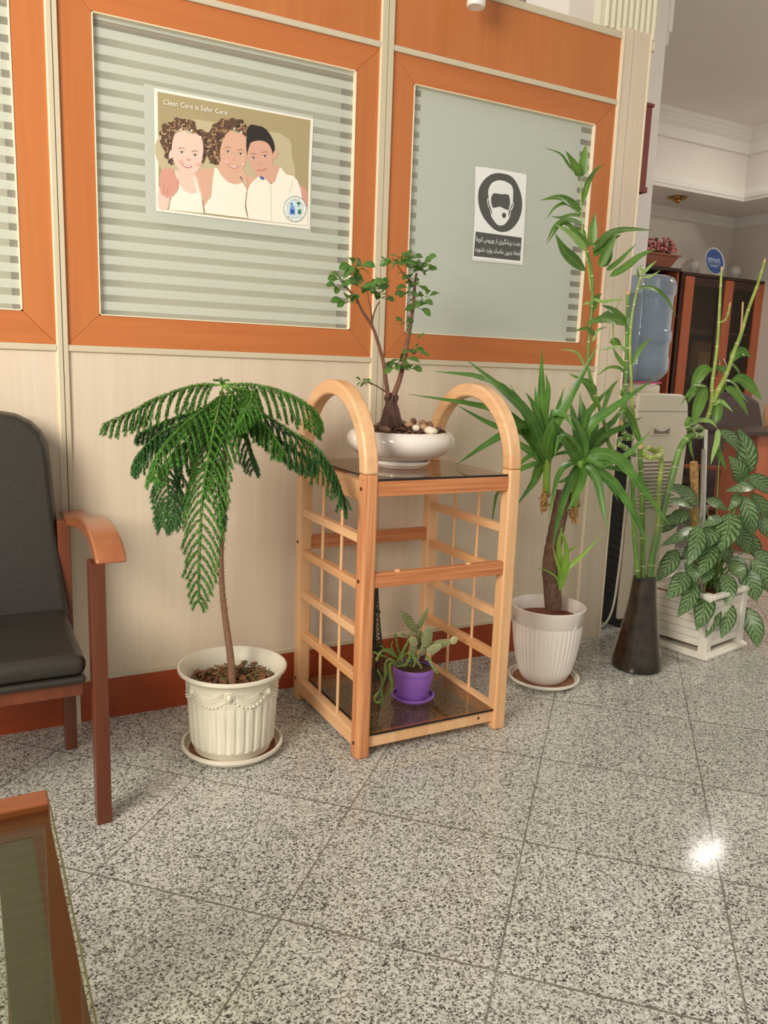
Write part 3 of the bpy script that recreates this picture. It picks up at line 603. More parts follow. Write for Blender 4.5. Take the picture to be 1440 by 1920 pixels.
# ------------------------------------------------------------ pots
def disc_soil(b,c,r,amp,n=28,m=6):
    rows=[b.add([(c[0],c[1],c[2]+rnd(-amp,amp))])]
    for j in range(1,m+1):
        rows.append(b.add([(c[0]+r*j/m*math.cos(2*PI*k/n),c[1]+r*j/m*math.sin(2*PI*k/n),c[2]+rnd(-amp,amp)) for k in range(n)]))
    for k in range(n): b.face((rows[0],rows[1]+k,rows[1]+(k+1)%n))
    for j in range(1,m):
        for k in range(n): b.face((rows[j]+k,rows[j+1]+k,rows[j+1]+(k+1)%n,rows[j]+(k+1)%n))
def saucer(name,c,r,h,mat,label,z=0,stain=None):
    e=empty(name,(c[0],c[1],z),label,'saucer'); b=MB()
    b.lathe([(.001,0),(r*.82,0),(r*.86,.003),(r*.97,h*.55),(r*.98,h*.7),(r,h*.72),(r,h),(r-.006,h),(r*.9,h*.45),(r*.82,.006),(.001,.005)],(c[0],c[1],z),56); b.build('dish',mat,e,smooth=35)
    if stain: b=MB(); b.lathe([(.001,0),(r*.80,0),(r*.86,.004)],(c[0],c[1],z+.0065),48); b.build('stain',stain,e)
    return e

# pot 1: weathered fluted pot with the drooping pine
c1=(-.555,-.308)
saucer('plant_saucer',c1,.127,.026,'old_white','white plastic saucer under the pot of the drooping pine',0,'stain')
pine=empty('potted_pine',(c1[0],c1[1],.006),'drooping needle-leaved pine with one bare thin stem in a weathered white pot','potted plant')
def flute1(t,z,j):
    if .03<z<.148: k=abs(math.cos(t*15)); return -.0022+(.0034 if k>.55 else 0)
    return 0
b=MB(); Z0=.007
prof=[(.001,0),(.088,0),(.096,.006),(.098,.018),(.1035,.026),(.104,.032),(.1075,.085),(.1105,.14),(.111,.152),(.112,.156),(.1125,.17),(.114,.186),(.117,.196),(.1215,.203),(.130,.208),(.1345,.211),(.1355,.215),(.1345,.219),(.130,.220),(.127,.217),(.118,.206),(.1105,.19),(.1095,.15),(.109,.12)]
b.lathe(prof,(c1[0],c1[1],Z0),240,flute1); b.build('pot','old_white',pine,smooth=40)
# swags and rosettes on the pot
for k in range(7):
    a0=-PI/2-.37+k*2*PI/7
    def pp(a,z,o): r=.1125+o+max(0,(z-.17))*.15; return (c1[0]+r*math.cos(a),c1[1]+r*math.sin(a),Z0+z)
    b=MB(); b.ball(pp(a0,.178,.002),.008,.008,.010,12,8)
    for q in range(12): an=q*PI/6; b.ball(pp(a0+.088*math.cos(an),.178+.0125*math.sin(an),.0005),.0035,.0035,.0035,6,4)
    for q in range(9): u=q/8; b.ball(pp(a0+.1+u*.70,.168-.017*math.sin(PI*u)-.004,0),.0042,.0042,.003,6,4)
    for s_ in (.0,.006,.012): b.tube([pp(a0+.12+u*.66,.192-s_*.3-(.020)*math.sin(PI*u)-s_*.6,.0008) for u in [i/10 for i in range(11)]],.0011,5)
    b.build('moulded_swag','old_white',pine,smooth=60)
b=MB(); disc_soil(b,(c1[0],c1[1],Z0+.166),.110,.006); b.build('soil','soil_dark',pine)
b=MB()
for k in range(420):
    a=rnd(0,2*PI); r=.106*math.sqrt(rnd(0.03,1)); x,y,z=c1[0]+r*math.cos(a),c1[1]+r*math.sin(a),Z0+.17+rnd(0,.008)+(.008 if rnd(0,1)<.2 and r>.07 else 0); l=rnd(.004,.014); th=rnd(0,2*PI); b.m=0 if rnd(0,1)<.62 else 1
    w=rnd(.0015,.004); dx,dy=math.cos(th),math.sin(th); h=rnd(-.006,.01); i=b.add([(x-dx*l-dy*w,y-dy*l+dx*w,z),(x-dx*l+dy*w,y-dy*l-dx*w,z+w),(x+dx*l+dy*w,y+dy*l-dx*w,z+h),(x+dx*l-dy*w,y+dy*l+dx*w,z+h-w)]); b.face((i,i+1,i+2,i+3))
o=b.build('mulch',['bark_chip','moss'],pine,thick=.0012); o['kind']='stuff'
def pix(path,y0=None): return [at(p[0],p[1],p[2] if len(p)>2 else y0) for p in path]
tp=[(c1[0]+.0,c1[1],Z0+.16)]+pix([(432,1230,-.308),(424,1170,-.31),(417,1110,-.31),(415,1050,-.31),(418,985,-.31),(421,920,-.31),(422,860,-.31),(419,790,-.31),(417,735,-.31)])
b=MB(); SP=spline([Vector(p) for p in tp],27); b.tube(SP,[.0105-.0055*min(1,i/14) for i in range(len(SP))],9)
for i in range(2,len(SP)-6):                 # dry needle stubs on the stem
    if SP[i].z<.36: cnt=14
    else: cnt=38
    for k in range(cnt):
        p=SP[i].lerp(SP[i+1],rnd(0,1)); a=rnd(0,2*PI); r=.005; q=Vector((math.cos(a),math.sin(a),0)); l=rnd(.006,.013) if cnt>20 else rnd(.001,.004)
        t=q.cross(Vector((0,0,1))); s=b.add([p+q*r+t*.0011,p+q*r-t*.0011,p+q*(r+l)+Vector((0,0,rnd(-.001,.006)))]); b.face((s,s+1,s+2))
b.build('trunk','trunk_pine',pine,smooth=60)
def needles(b,path,rr=.0045,dens=2600,L=.0090,end=True):
    """a soft fox-tail of short curved needles around a thin stem"""
    N=len(path)
    for i in range(N-1):
        p,q=path[i],path[i+1]; d=q-p; l=d.length
        if l<1e-5: continue
        t=d/l; o=t.orthogonal().normalized(); c=t.cross(o)
        for k in range(max(1,int(l*dens))):
            a=rnd(0,2*PI); r=o*math.cos(a)+c*math.sin(a); w=t.cross(r)*.00082; s=p+d*rnd(0,1); ll=L*rnd(.75,1.1)
            m=s+r*(ll*.42)+t*(ll*.42); e=s+r*(ll*.55)+t*(ll*1.0)
            j=b.add([s+w,s-w,m-w,m+w,e]); b.face((j,j+1,j+2,j+3)); b.face((j+3,j+2,j+4))
def bough(path,lens,spread=.5,mat=('needle','stem_green'),start=.12,n=16,droop=1.0,up=False):
    """main drooping branch with two rows of hanging branchlets"""
    n=int(n*.95)
    P=spline([Vector(p) for p in path],24); b=MB(); b.m=1; b.tube(P,[.0026-.0016*i/len(P) for i in range(len(P))],6); b.m=0
    needles(b,P[1:],dens=2200); N=len(P)
    for k in range(n):
        u=start+(1-start)*k/(n-1)
        for sg in (-1,1):
            f=min(N-1.01,(u+sg*.2/n)*(N-1)); i=min(N-2,int(f)); p=P[i].lerp(P[i+1],f-i); t=(P[i+1]-P[i]).normalized()
            side=t.cross(Vector((0,0,1))); side=side.normalized() if side.length>.3 else Vector((.85,-.5,0)).normalized()
            L=lens*1.2*(math.sin(PI*min(1,.24+u*.70))**.7)*rnd(.85,1.12)
            if L<.008: continue
            steep=max(0,-t.z); d=(side*sg*(spread*.9+steep*.35)+t*.45+Vector((0,0,-.45*droop))).normalized(); q=[p]; st=6
            for _ in range(st): d=(d+Vector((0,0,-.20*droop))+Vector((rnd(-.02,.02),rnd(-.02,.02),0))).normalized(); q.append(q[-1]+d*(L/st))
            b.m=1; b.tube(q,[.0012,.0011,.001,.0009,.0008,.0007,.0006],4); b.m=0; needles(b,q)
    return b.build('branch',list(mat),pine)
yc=-.31
bough(pix([(418,722,yc),(370,722,yc),(300,744,yc-.01),(250,770,yc-.02),(196,796,yc-.03)]),.062,.42)
bough(pix([(418,720,yc),(480,722,yc),(540,738,yc-.01),(585,765,yc-.02),(603,790,yc-.03)]),.078,.42)
bough(pix([(418,724,yc),(408,770,yc-.12),(392,850,yc-.17),(380,930,yc-.18),(374,1030,yc-.175),(372,1128,yc-.17)]),.080,.95,n=26)
bough(pix([(419,724,yc),(436,745,yc-.07),(425,800,yc-.14),(404,860,yc-.17),(385,925,yc-.18)]),.05,.7,n=16)
bough(pix([(420,722,yc),(455,730,yc-.07),(472,738,yc-.12),(462,768,yc-.15),(446,800,yc-.16)]),.045,.7,n=14)
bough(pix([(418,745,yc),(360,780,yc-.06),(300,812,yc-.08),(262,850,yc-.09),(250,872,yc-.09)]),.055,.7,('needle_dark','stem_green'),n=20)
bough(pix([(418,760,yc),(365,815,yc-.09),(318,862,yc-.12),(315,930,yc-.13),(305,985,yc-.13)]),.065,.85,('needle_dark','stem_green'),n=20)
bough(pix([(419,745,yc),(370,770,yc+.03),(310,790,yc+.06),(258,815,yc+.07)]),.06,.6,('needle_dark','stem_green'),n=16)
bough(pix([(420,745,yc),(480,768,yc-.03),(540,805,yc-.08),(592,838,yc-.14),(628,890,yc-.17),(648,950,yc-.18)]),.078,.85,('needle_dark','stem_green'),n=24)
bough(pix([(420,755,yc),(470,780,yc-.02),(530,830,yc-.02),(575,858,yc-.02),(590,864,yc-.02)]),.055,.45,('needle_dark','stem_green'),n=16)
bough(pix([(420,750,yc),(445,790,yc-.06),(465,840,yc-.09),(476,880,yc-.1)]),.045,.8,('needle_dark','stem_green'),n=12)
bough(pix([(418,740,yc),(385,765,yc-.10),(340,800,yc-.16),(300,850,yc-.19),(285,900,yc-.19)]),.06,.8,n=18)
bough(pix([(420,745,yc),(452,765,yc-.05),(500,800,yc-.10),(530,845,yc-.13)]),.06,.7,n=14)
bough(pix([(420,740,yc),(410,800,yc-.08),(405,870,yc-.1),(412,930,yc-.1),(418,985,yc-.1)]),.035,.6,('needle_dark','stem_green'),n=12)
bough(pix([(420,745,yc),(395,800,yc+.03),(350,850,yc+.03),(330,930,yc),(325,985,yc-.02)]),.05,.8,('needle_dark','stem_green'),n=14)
b=MB(); 
for dx in (-9,0,10): needles(b,spline(pix([(418,724,yc),(416+dx*.5,714,yc),(414+dx*1.4,710+abs(dx)*.3,yc)]),6),dens=2600,L=.007)
b.build('crown_tip','needle',pine)

# pot 2: tall white fluted pot with the yucca
c2=(.487,-.262)
e=saucer('plant_saucer',c2,.113,.02,'white_plastic','white saucer with a brown stain under the tall fluted yucca pot',0,'stain')
yucca=empty('potted_yucca',(c2[0],c2[1],.006),'yucca palm with a thick cut trunk in a tall glossy white fluted pot','potted plant')
def flute2(t,z,j): return .0021*abs(math.cos(t*22))-.001 if .008<z<.192 else 0
b=MB(); b.lathe([(.001,0),(.062,0),(.066,.003),(.074,.014),(.084,.036),(.0945,.075),(.1025,.12),(.108,.165),(.1095,.188),(.1095,.194),(.1115,.196),(.1155,.24),(.1165,.242),(.1165,.246),(.1135,.247),(.112,.243),(.107,.20),(.105,.19)],(c2[0],c2[1],.007),264,flute2); b.build('pot','white_gloss',yucca,smooth=40)
b=MB(); disc_soil(b,(c2[0],c2[1],.210),.109,.0015); b.build('soil','soil_red',yucca)
yy=c2[1]
tr=pix([(1038,1140,yy),(1035,1100,yy),(1032,1060,yy),(1040,1010,yy),(1050,960,yy),(1058,920,yy)])
b=MB(); SP=spline(tr,26); b.tube(SP,[.028-.004*min(1,i/18)+rnd(-.0012,.0012) for i in range(len(SP))],16); b.build('trunk','yucca_trunk',yucca,smooth=70)
for (sx,sy,balls) in ((1024,935,((1022,938,.010),(1020,952,.010),(1026,925,.010))),(1078,955,((1078,955,.010),(1072,966,.009),(1082,940,.010)))):
    b=MB()
    for _ in range(34):
        p=at(sx+rnd(-9,9),sy+rnd(-16,20),yy-.02+rnd(-.012,.012)); q=p+Vector((rnd(-.012,.012),rnd(-.012,.012),rnd(-.022,.008))); b.tube([p,q],[rnd(.003,.006),.001],5)
    for (x,y,r) in balls: b.ball(at(x,y,yy-.02),r,r,r*1.3,8,6)
    b.build('dry_stub','straw',yucca,smooth=50)

def heads(name,base,leaves,mat,yb,w0,parent,shape='lance',cup=.22):
    for L in leaves:
        pts,w,dy=L[0],L[1],L[2]; n=len(pts); P=[at(base[0],base[1],yb)]+[at(x,y,yb+dy*((i+1)/n)) for i,(x,y) in enumerate(pts)]
        b=MB(); b.leaf(P,w*.88,shape,cup,seg=10,twist=rnd(-.35,.35)); b.build(name,mat,parent,smooth=60)
b=MB(); b.tube(pix([(1024,925,yy-.02),(1025,890,yy-.02),(1027,850,yy-.02),(1022,815,yy-.02)]),[.011,.0105,.013,.006],12); b.tube(pix([(1075,950,yy-.03),(1082,900,yy-.03),(1088,860,yy-.03),(1092,830,yy-.03)]),[.012,.013,.014,.006],12); b.build('leaf_base','yucca_young',yucca,smooth=60)
k=.0011*1.72
H1=[([(1030,810),(1045,770),(1058,725)],.024,-.05),([(1005,850),(975,870),(950,895)],.020,-.06),([(1012,800),(1000,760),(985,735)],.026,-.06),([(1035,850),(1055,830),(1070,815)],.02,.0),([(993,784),(940,730),(874,674)],.040,-.10),([(985,772),(915,712),(812,696)],.032,-.05),([(975,795),(910,763),(765,739)],.030,.03),([(980,810),(928,799),(855,759)],.030,.09),([(993,797),(928,824),(856,871)],.036,-.05),([(1020,800),(1016,740),(1016,653)],.040,-.04),([(1030,820),(1062,760),(1123,644)],.046,-.12),([(1010,880),(1000,905),(967,950)],.034,.06),([(1000,850),(965,828),(935,815)],.026,.10),([(1012,820),(985,800),(960,815),(940,850)],.022,.0),([(1018,800),(1008,760),(1003,724)],.03,.05),([(1040,800),(1035,775),(1060,780),(1078,808)],.030,-.12),([(1000,870),(960,890),(930,930),(922,998)],.018,.08),([(1032,830),(1045,790),(1050,745)],.026,.08),([(1010,830),(990,780),(955,720)],.032,.08),([(1022,780),(1028,730),(1022,700)],.024,.1)]
heads('leaf',(1025,872),H1,'yucca_leaf',yy-.02,0,yucca)
H2=[([(1104,830),(1150,790),(1178,745)],.026,.05),([(1085,840),(1060,815),(1045,830),(1040,860)],.022,-.12),([(1078,850),(1050,850),(1025,860)],.016,.04),([(1112,870),(1140,905),(1160,940)],.022,-.02),([(1090,820),(1098,780),(1092,752)],.022,-.06),([(1101,805),(1150,765),(1227,710)],.040,-.10),([(1092,800),(1115,760),(1152,719)],.030,.04),([(1119,824),(1160,805),(1206,781)],.034,.02),([(1112,860),(1165,860),(1220,808)],.036,-.10),([(1118,850),(1160,862),(1205,915),(1256,985)],.042,-.14),([(1110,880),(1150,905),(1190,965),(1218,1030)],.038,-.12),([(1100,875),(1120,900),(1130,950),(1139,992)],.034,-.10),([(1075,890),(1062,920),(1046,975),(1036,1030)],.030,-.10),([(1068,868),(1045,895),(1027,981)],.024,-.12),([(1072,845),(1050,810),(1036,788)],.034,-.08),([(1082,820),(1075,780),(1067,748)],.030,.02),([(1088,815),(1090,770),(1087,734)],.026,.06),([(1110,870),(1160,880),(1200,890)],.020,.06),([(1105,862),(1130,875),(1150,868)],.022,-.10),([(1098,835),(1080,790),(1058,775)],.024,-.10),([(1110,845),(1135,825),(1160,800)],.022,.06),([(1095,890),(1080,930),(1062,960)],.026,-.14),([(1100,840),(1118,800),(1122,770)],.024,.02),([(1085,880),(1060,900),(1040,905)],.018,.0)]
heads('leaf',(1087,872),H2,'yucca_leaf',yy-.03,0,yucca)
S=[([(1058,1070),(1062,1030),(1047,979)],.022,-.04),([(1052,1080),(1043,1050),(1036,1025)],.014,-.02),([(1062,1068),(1088,1045),(1130,1001)],.020,-.05),([(1056,1060),(1065,1035),(1085,1022)],.016,.02),([(1045,1085),(1025,1070),(1000,1066)],.008,.0),([(1052,1070),(1048,1020),(1056,985)],.022,.0)]
heads('young_leaf',(1050,1106),S,'yucca_young',yy-.035,0,yucca)

# shallow bowl with the ficus
c3=(-.082,-.28); ZB=.7115
saucer('plant_saucer',c3,.083,.018,'white_gloss','shallow white glazed dish under the ficus bowl on the top shelf',ZB)
ficus=empty('potted_ficus',(c3[0],c3[1],ZB+.006),'small two-stemmed ficus with a swollen trunk in a low white bowl on the top shelf','potted plant')
b=MB(); z0=ZB+.007
b.lathe([(.001,0),(.066,0),(.067,.004),(.068,.013),(.088,.017),(.118,.028),(.138,.044),(.1455,.060),(.1445,.073),(.138,.083),(.130,.089),(.126,.0905),(.123,.089),(.126,.082),(.124,.07)],(c3[0],c3[1],z0),72); b.build('bowl','white_gloss',ficus,smooth=50)
b=MB(); disc_soil(b,(c3[0],c3[1],z0+.086),.126,.002); b.build('soil','soil_dark',ficus)
b=MB()
for k in range(300):
    a=rnd(0,2*PI); r=.118*math.sqrt(rnd(.02,1)); x,y,z=c3[0]+r*math.cos(a),c3[1]+r*math.sin(a),z0+.087+rnd(0,.006)+.008*(1-(r/.118)**2); l=rnd(.003,.009); th=rnd(0,2*PI); w=rnd(.002,.005); dx,dy=math.cos(th),math.sin(th); h=rnd(-.004,.006); b.m=0 if rnd(0,1)<.5 else 1
    i=b.add([(x-dx*l-dy*w,y-dy*l+dx*w,z),(x-dx*l+dy*w,y-dy*l-dx*w,z+w*.5),(x+dx*l+dy*w,y+dy*l-dx*w,z+h),(x+dx*l-dy*w,y+dy*l+dx*w,z+h-w*.5)]); b.face((i,i+1,i+2,i+3))
o=b.build('mulch',['bark_chip','soil_dark'],ficus,thick=.0012); o['kind']='stuff'
fy=c3[1]
b=MB(); base=at(733,788,fy+.012); top=at(733,735,fy)
prof=[(.031,-.012),(.028,0),(.025,.012),(.021,.028),(.017,.042),(.0145,.052),(.018,.060),(.0175,.068),(.012,.074),(.001,.077)]
b.lathe(prof,(base.x,base.y,base.z-.004),40,lambda t,z,j:.0025*math.sin(t*7+z*40)+.0015*math.sin(t*13)-( .0012*z/.07)); b.build('swollen_trunk','caudex',ficus,smooth=60)
def stem(path,r0,r1,name='stem',mat='ficus_bark',par=None,n=8,seg=20):
    b=MB(); P=spline([Vector(p) for p in path],seg); N=len(P); b.tube(P,[r0+(r1-r0)*i/(N-1) for i in range(N)],n); return b.build(name,mat,par,smooth=70)
stem(pix([(728,745,fy),(723,710,fy-.005),(719,680,fy-.01),(708,640,fy-.015),(697,610,fy-.02),(680,585,fy-.03),(668,560,fy-.04),(655,545,fy-.05),(646,535,fy-.05)]),.0062,.002,'stem','ficus_bark',ficus)
stem(pix([(697,610,fy-.02),(700,592,fy-.01),(706,575,fy),(712,565,fy+.01)]),.0026,.0012,'twig','ficus_bark',ficus)
stem(pix([(698,606,fy-.02),(695,580,fy-.04),(690,555,fy-.05),(688,540,fy-.05)]),.0024,.001,'twig','ficus_bark',ficus)
stem(pix([(738,742,fy),(748,715,fy-.005),(757,680,fy),(764,640,fy+.005),(771,600,fy+.01),(776,560,fy+.01),(778,530,fy+.01),(781,512,fy+.01)]),.0078,.003,'stem','ficus_bark',ficus)
stem(pix([(772,530,fy+.01),(760,518,fy-.01),(750,505,fy-.02),(745,495,fy-.03)]),.0022,.001,'twig','ficus_bark',ficus)
stem(pix([(724,735,fy),(705,723,fy-.03),(692,718,fy-.05),(682,716,fy-.06)]),.002,.0009,'twig','ficus_bark',ficus)
def cluster(x,y,Y,n,L,parent,mat='ficus_leaf',spread=1.0,w=.55):
    b=MB(); p=at(x,y,Y); a0=rnd(0,2*PI)
    for k in range(n):
        a=a0+k*2*PI/n+rnd(-.3,.3); d=Vector((math.cos(a),math.sin(a),rnd(-.5,.75)*spread)).normalized(); l=L*rnd(.75,1.15); q=p+d*l*.25
        b.leaf([q,q+d*l*.5+Vector((0,0,.08*l)),q+d*l+Vector((0,0,-.12*l))],l*w,'obov',.2,rnd(-.5,.5),hint=Vector((rnd(-.5,.5),-.8,rnd(.3,1.2))),seg=6)
        b.tube([p,q],.0007,4)
    b.build('leaf_cluster',mat,parent,smooth=60)
for (x,y,Y,n,L) in ((640,525,fy-.05,5,.034),(636,540,fy-.05,4,.030),(652,566,fy-.04,5,.030),(664,503,fy-.04,3,.034),(668,500,fy-.06,2,.036),(688,534,fy-.05,5,.033),(700,545,fy-.03,4,.030),(712,552,fy,4,.030),(708,532,fy,3,.030),(718,560,fy,4,.028),(675,540,fy-.06,3,.03),
    (745,493,fy-.03,5,.034),(757,489,fy,4,.033),(728,496,fy-.03,2,.034),(772,485,fy+.01,3,.034),(782,505,fy+.01,5,.034),(792,495,fy,4,.032),(800,508,fy,4,.030),(770,515,fy-.01,4,.03),(783,535,fy+.01,4,.028),(763,548,fy,4,.03),(770,540,fy,3,.028),(790,563,fy,4,.03),(784,577,fy,3,.028),(800,557,fy-.01,2,.03),(757,606,fy,3,.026),(768,604,fy,2,.026),(783,632,fy,2,.026),(745,682,fy,4,.030),(757,672,fy-.01,3,.030),(774,655,fy,4,.030),(784,660,fy,2,.028),(741,690,fy-.02,3,.028),(767,690,fy,3,.026),(680,717,fy-.06,4,.018),(690,718,fy-.05,2,.015)):
    cluster(x,y,Y,n+1,L*1.02,ficus,w=.62)
# decorative stones
def pebble(x,y,rx,col,ang,Y):
    y+=4; rx*=1.4
    d_=ray(x,y); zz=.7185+.089+.008*(1-min(1,((x-748)/75)**2))+rx*.38; p=CAM+d_*((zz-CAM.z)/d_.z); b=MB(); R=Matrix.Rotation(ang,3,'Y')@Matrix.Rotation(rnd(0,3),3,'Z'); b.ball(p,rx,rx*.75,rx*.62,12,8,R)
    for i,v in enumerate(b.v): d=(v-p); b.v[i]=p+d*(1+.12*math.sin(d.x*260+x)+.1*math.sin(d.z*300+y))
    mn=min(v.z for v in b.v); o=b.build('pebble',col,None,smooth=60); return o
M['stone_w']=plain('white_pebble',(226,212,190),.55,0,.08,60); M['stone_t']=plain('tan_pebble',(184,146,108),.6,0,.2,60); M['stone_b']=plain('brown_pebble',(132,100,78),.6,0,.25,60)
st=[(733,790,.0125,'stone_w',-.2,-.330,'flat cream pebble at the foot of the swollen ficus trunk'),(751,789,.0135,'stone_t',.3,-.335,'largest tan pebble just right of the swollen ficus trunk'),(766,794,.011,'stone_t',0,-.345,'rounded tan pebble third from the ficus trunk in the bowl'),(779,799,.0095,'stone_w',.2,-.355,'pale pebble in the middle of the pebble row in the ficus bowl'),(793,799,.011,'stone_t',-.2,-.355,'speckled cream pebble right of the middle of the ficus bowl'),(808,803,.0125,'stone_w',.1,-.36,'whitest flat pebble at the front right rim of the ficus bowl'),(792,789,.010,'stone_t',0,-.31,'amber pebble at the back right of the ficus bowl'),(776,786,.010,'stone_b',.4,-.29,'brown pebble at the back of the ficus bowl'),(721,801,.009,'stone_b',.2,-.36,'small brown pebble at the front left of the ficus bowl'),(806,792,.009,'stone_b',.5,-.30,'dull brown pebble near the right back rim of the ficus bowl'),(710,793,.008,'stone_b',0,-.33,'dark pebble left of the swollen ficus trunk'),(822,799,.008,'stone_b',0,-.335,'small grey-brown pebble at the far right rim of the ficus bowl')]
for (x,y,r,c,a,Y,lab) in st:
    o=pebble(x,y,r,c,a,Y); tag(o,lab,'pebble','pebbles in the ficus bowl')

# purple pot with cacti
c4=(-.043,-.338); ZS=.0610
saucer('plant_saucer',c4,.061,.014,'purple','purple plastic saucer under the cactus pot on the bottom shelf',ZS)
cac=empty('potted_cactus',(c4[0],c4[1],ZS+.005),'purple pot with spotted cactus pads and trailing rope-like stems on the bottom shelf','potted plant')
b=MB(); z0=ZS+.006; b.lathe([(.001,0),(.038,0),(.042,.003),(.050,.03),(.0545,.060),(.055,.073),(.058,.074),(.059,.079),(.059,.088),(.058,.090),(.0555,.090),(.053,.084),(.052,.07)],(c4[0],c4[1],z0),56); b.build('pot','purple',cac,smooth=35)
b=MB(); disc_soil(b,(c4[0],c4[1],z0+.080),.0535,.002,20,4); b.build('soil','soil_dark',cac)
cy4=c4[1]
def pad(x0,y0,x1,y1,Y0,Y1,r,name='cactus_pad'):
    A,B=at(x0,y0,Y0),at(x1,y1,Y1); d=B-A; L=d.length; t=d/L; o=t.cross(Vector((.3,-1,.2))).normalized(); c=t.cross(o); b=MB(); n=12; m=9; rows=[]
    for j in range(m+1):
        u=j/m; rr=1.3*r*max(.02,(math.sin(PI*min(1,(.12+.88*u)))**.6)) if u<1 else .0005
        rows.append(b.add([A+t*(L*u)+o*(rr*math.cos(2*PI*k/n))+c*(rr*.62*math.sin(2*PI*k/n)) for k in range(n)]))
    for j in range(m):
        for k in range(n): b.face((rows[j]+k,rows[j]+(k+1)%n,rows[j+1]+(k+1)%n,rows[j+1]+k))
    ob=b.build(name,'cactus',cac,smooth=180); s=MB()
    for j in range(0,14):
        u=(j+.5)/14.5; rr=1.3*r*max(.02,(math.sin(PI*min(1,(.12+.88*u)))**.6))
        for k in range(10):
            a=2*PI*(k+.5*(j%2))/10; p=A+t*(L*u)+o*(rr*math.cos(a))+c*(rr*.62*math.sin(a)); s.ball(p,.0014,.0014,.0014,5,3)
    s.build('areole','spine',ob)
pad(779,1182,752,1146,cy4,cy4-.01,.0115); pad(783,1180,803,1140,cy4+.01,cy4+.01,.0075); pad(797,1212,805,1173,cy4-.02,cy4-.02,.0135); pad(787,1215,784,1178,cy4+.02,cy4+.0,.0115); pad(805,1212,848,1203,cy4-.01,cy4-.02,.0095); pad(802,1222,828,1210,cy4-.03,cy4-.045,.009); pad(846,1204,857,1196,cy4-.02,cy4-.02,.008); pad(780,1208,768,1196,cy4-.02,cy4-.03,.009); pad(765,1192,745,1188,cy4+.03,cy4+.04,.006); pad(792,1228,796,1205,cy4,cy4-.01,.010)
b=MB(); b.tube(spline(pix([(790,1240,cy4),(794,1225,cy4),(796,1208,cy4)]),6),.008,8); b.build('dry_stem','caudex',cac,smooth=60)
def rope(path,r,name='trailing_stem'):
    b=MB(); P=spline([Vector(p) for p in pix(path)],22); N=len(P); b.tube(P,[1.25*r*(.85+.2*math.sin(i*1.3))*(1 if i<N-2 else .7) for i in range(N)],8); b.build(name,'cactus_string',cac,smooth=70)
F=cy4-.05
rope([(745,1245,cy4-.02),(730,1236,F),(722,1245,F-.01),(723,1262,F-.012),(718,1280,F-.012),(712,1296,F-.01),(703,1306,F-.01),(704,1316,F-.01),(713,1316,F-.015),(716,1300,F-.012)],.0036)
rope([(745,1248,cy4-.02),(731,1243,F),(730,1262,F-.012),(734,1280,F-.012),(732,1295,F-.01),(725,1304,F-.01)],.0042)
rope([(716,1282,F-.02),(714,1268,F-.02),(707,1256,F-.02)],.002); rope([(714,1295,F-.02),(717,1312,F-.02),(715,1326,F-.02)],.0036)
rope([(752,1240,cy4-.02),(735,1226,cy4-.03),(718,1220,cy4-.03),(708,1232,cy4-.04),(706,1240,cy4-.04)],.0036)
rope([(740,1232,cy4-.01),(725,1222,cy4),(714,1210,cy4)],.0022); rope([(750,1232,cy4),(745,1210,cy4),(741,1188,cy4)],.0028); rope([(746,1240,cy4-.03),(760,1212,cy4-.03),(775,1185,cy4-.02)],.0036)
rope([(760,1248,cy4-.04),(768,1232,cy4-.045),(766,1222,cy4-.05)],.0042); rope([(775,1250,cy4-.045),(778,1240,cy4-.05),(771,1224,cy4-.05)],.0028); rope([(790,1252,cy4-.045),(784,1242,cy4-.05),(772,1226,cy4-.05)],.0028)
rope([(757,1250,cy4-.03),(752,1236,cy4-.04),(757,1226,cy4-.04)],.003); rope([(768,1250,cy4-.03),(772,1236,cy4-.03),(764,1226,cy4-.03),(756,1230,cy4-.03)],.0026); rope([(750,1244,cy4),(738,1222,cy4),(722,1216,cy4+.01)],.0028); rope([(786,1248,cy4-.03),(780,1236,cy4-.03),(788,1226,cy4-.02)],.003); rope([(762,1246,cy4+.02),(758,1225,cy4+.02),(764,1208,cy4+.02)],.003)
pad(775,1234,772,1205,cy4-.01,cy4-.02,.010); pad(812,1226,800,1208,cy4+.0,cy4-.02,.008)
rope([(800,1230,cy4-.03),(808,1243,cy4-.055),(814,1255,cy4-.058),(820,1262,cy4-.06)],.0036); rope([(742,1228,cy4),(734,1212,cy4+.02),(737,1202,cy4+.02)],.0016); rope([(726,1232,cy4),(712,1228,cy4),(700,1222,cy4)],.0024); rope([(745,1250,cy4-.045),(755,1247,cy4-.05),(763,1246,cy4-.05)],.0022)

# ------------------------------------------------------------ armchair on the left
def atx(px,py,X):
    d=ray(px,py); return CAM+d*((X-CAM.x)/d.x)
chair=empty('armchair',(-1.16,-.33,0),'black vinyl armchair with cherry wood arms and legs against the partition','chair')
XC=-1.16
def mirror(v): return Vector((2*XC-v.x,v.y,v.z))
out=[(0,771),(30,776),(58,789),(78,807),(90,830),(95,870),(101,930),(108,990),(117,1050),(125,1110),(131,1152)]
R=[at(x,y,-.075-.085*min(1,max(0,(y-770)/380))) for x,y in out]
R=[Vector((XC,R[0].y,R[0].z+.006)),]+R
L_=[mirror(v) for v in R[1:]]; poly=R+L_[::-1]
n=len(poly); b=MB(); i0=b.add(poly); i1=b.add([Vector((XC+(v.x-XC)*.96,v.y-.028,v.z-.006 if v.z>.6 else v.z)) for v in poly]); i2=b.add([v+Vector((0,.035,0)) for v in poly])
b.face([i1+k for k in range(n)]); b.face([i2+k for k in range(n)][::-1])
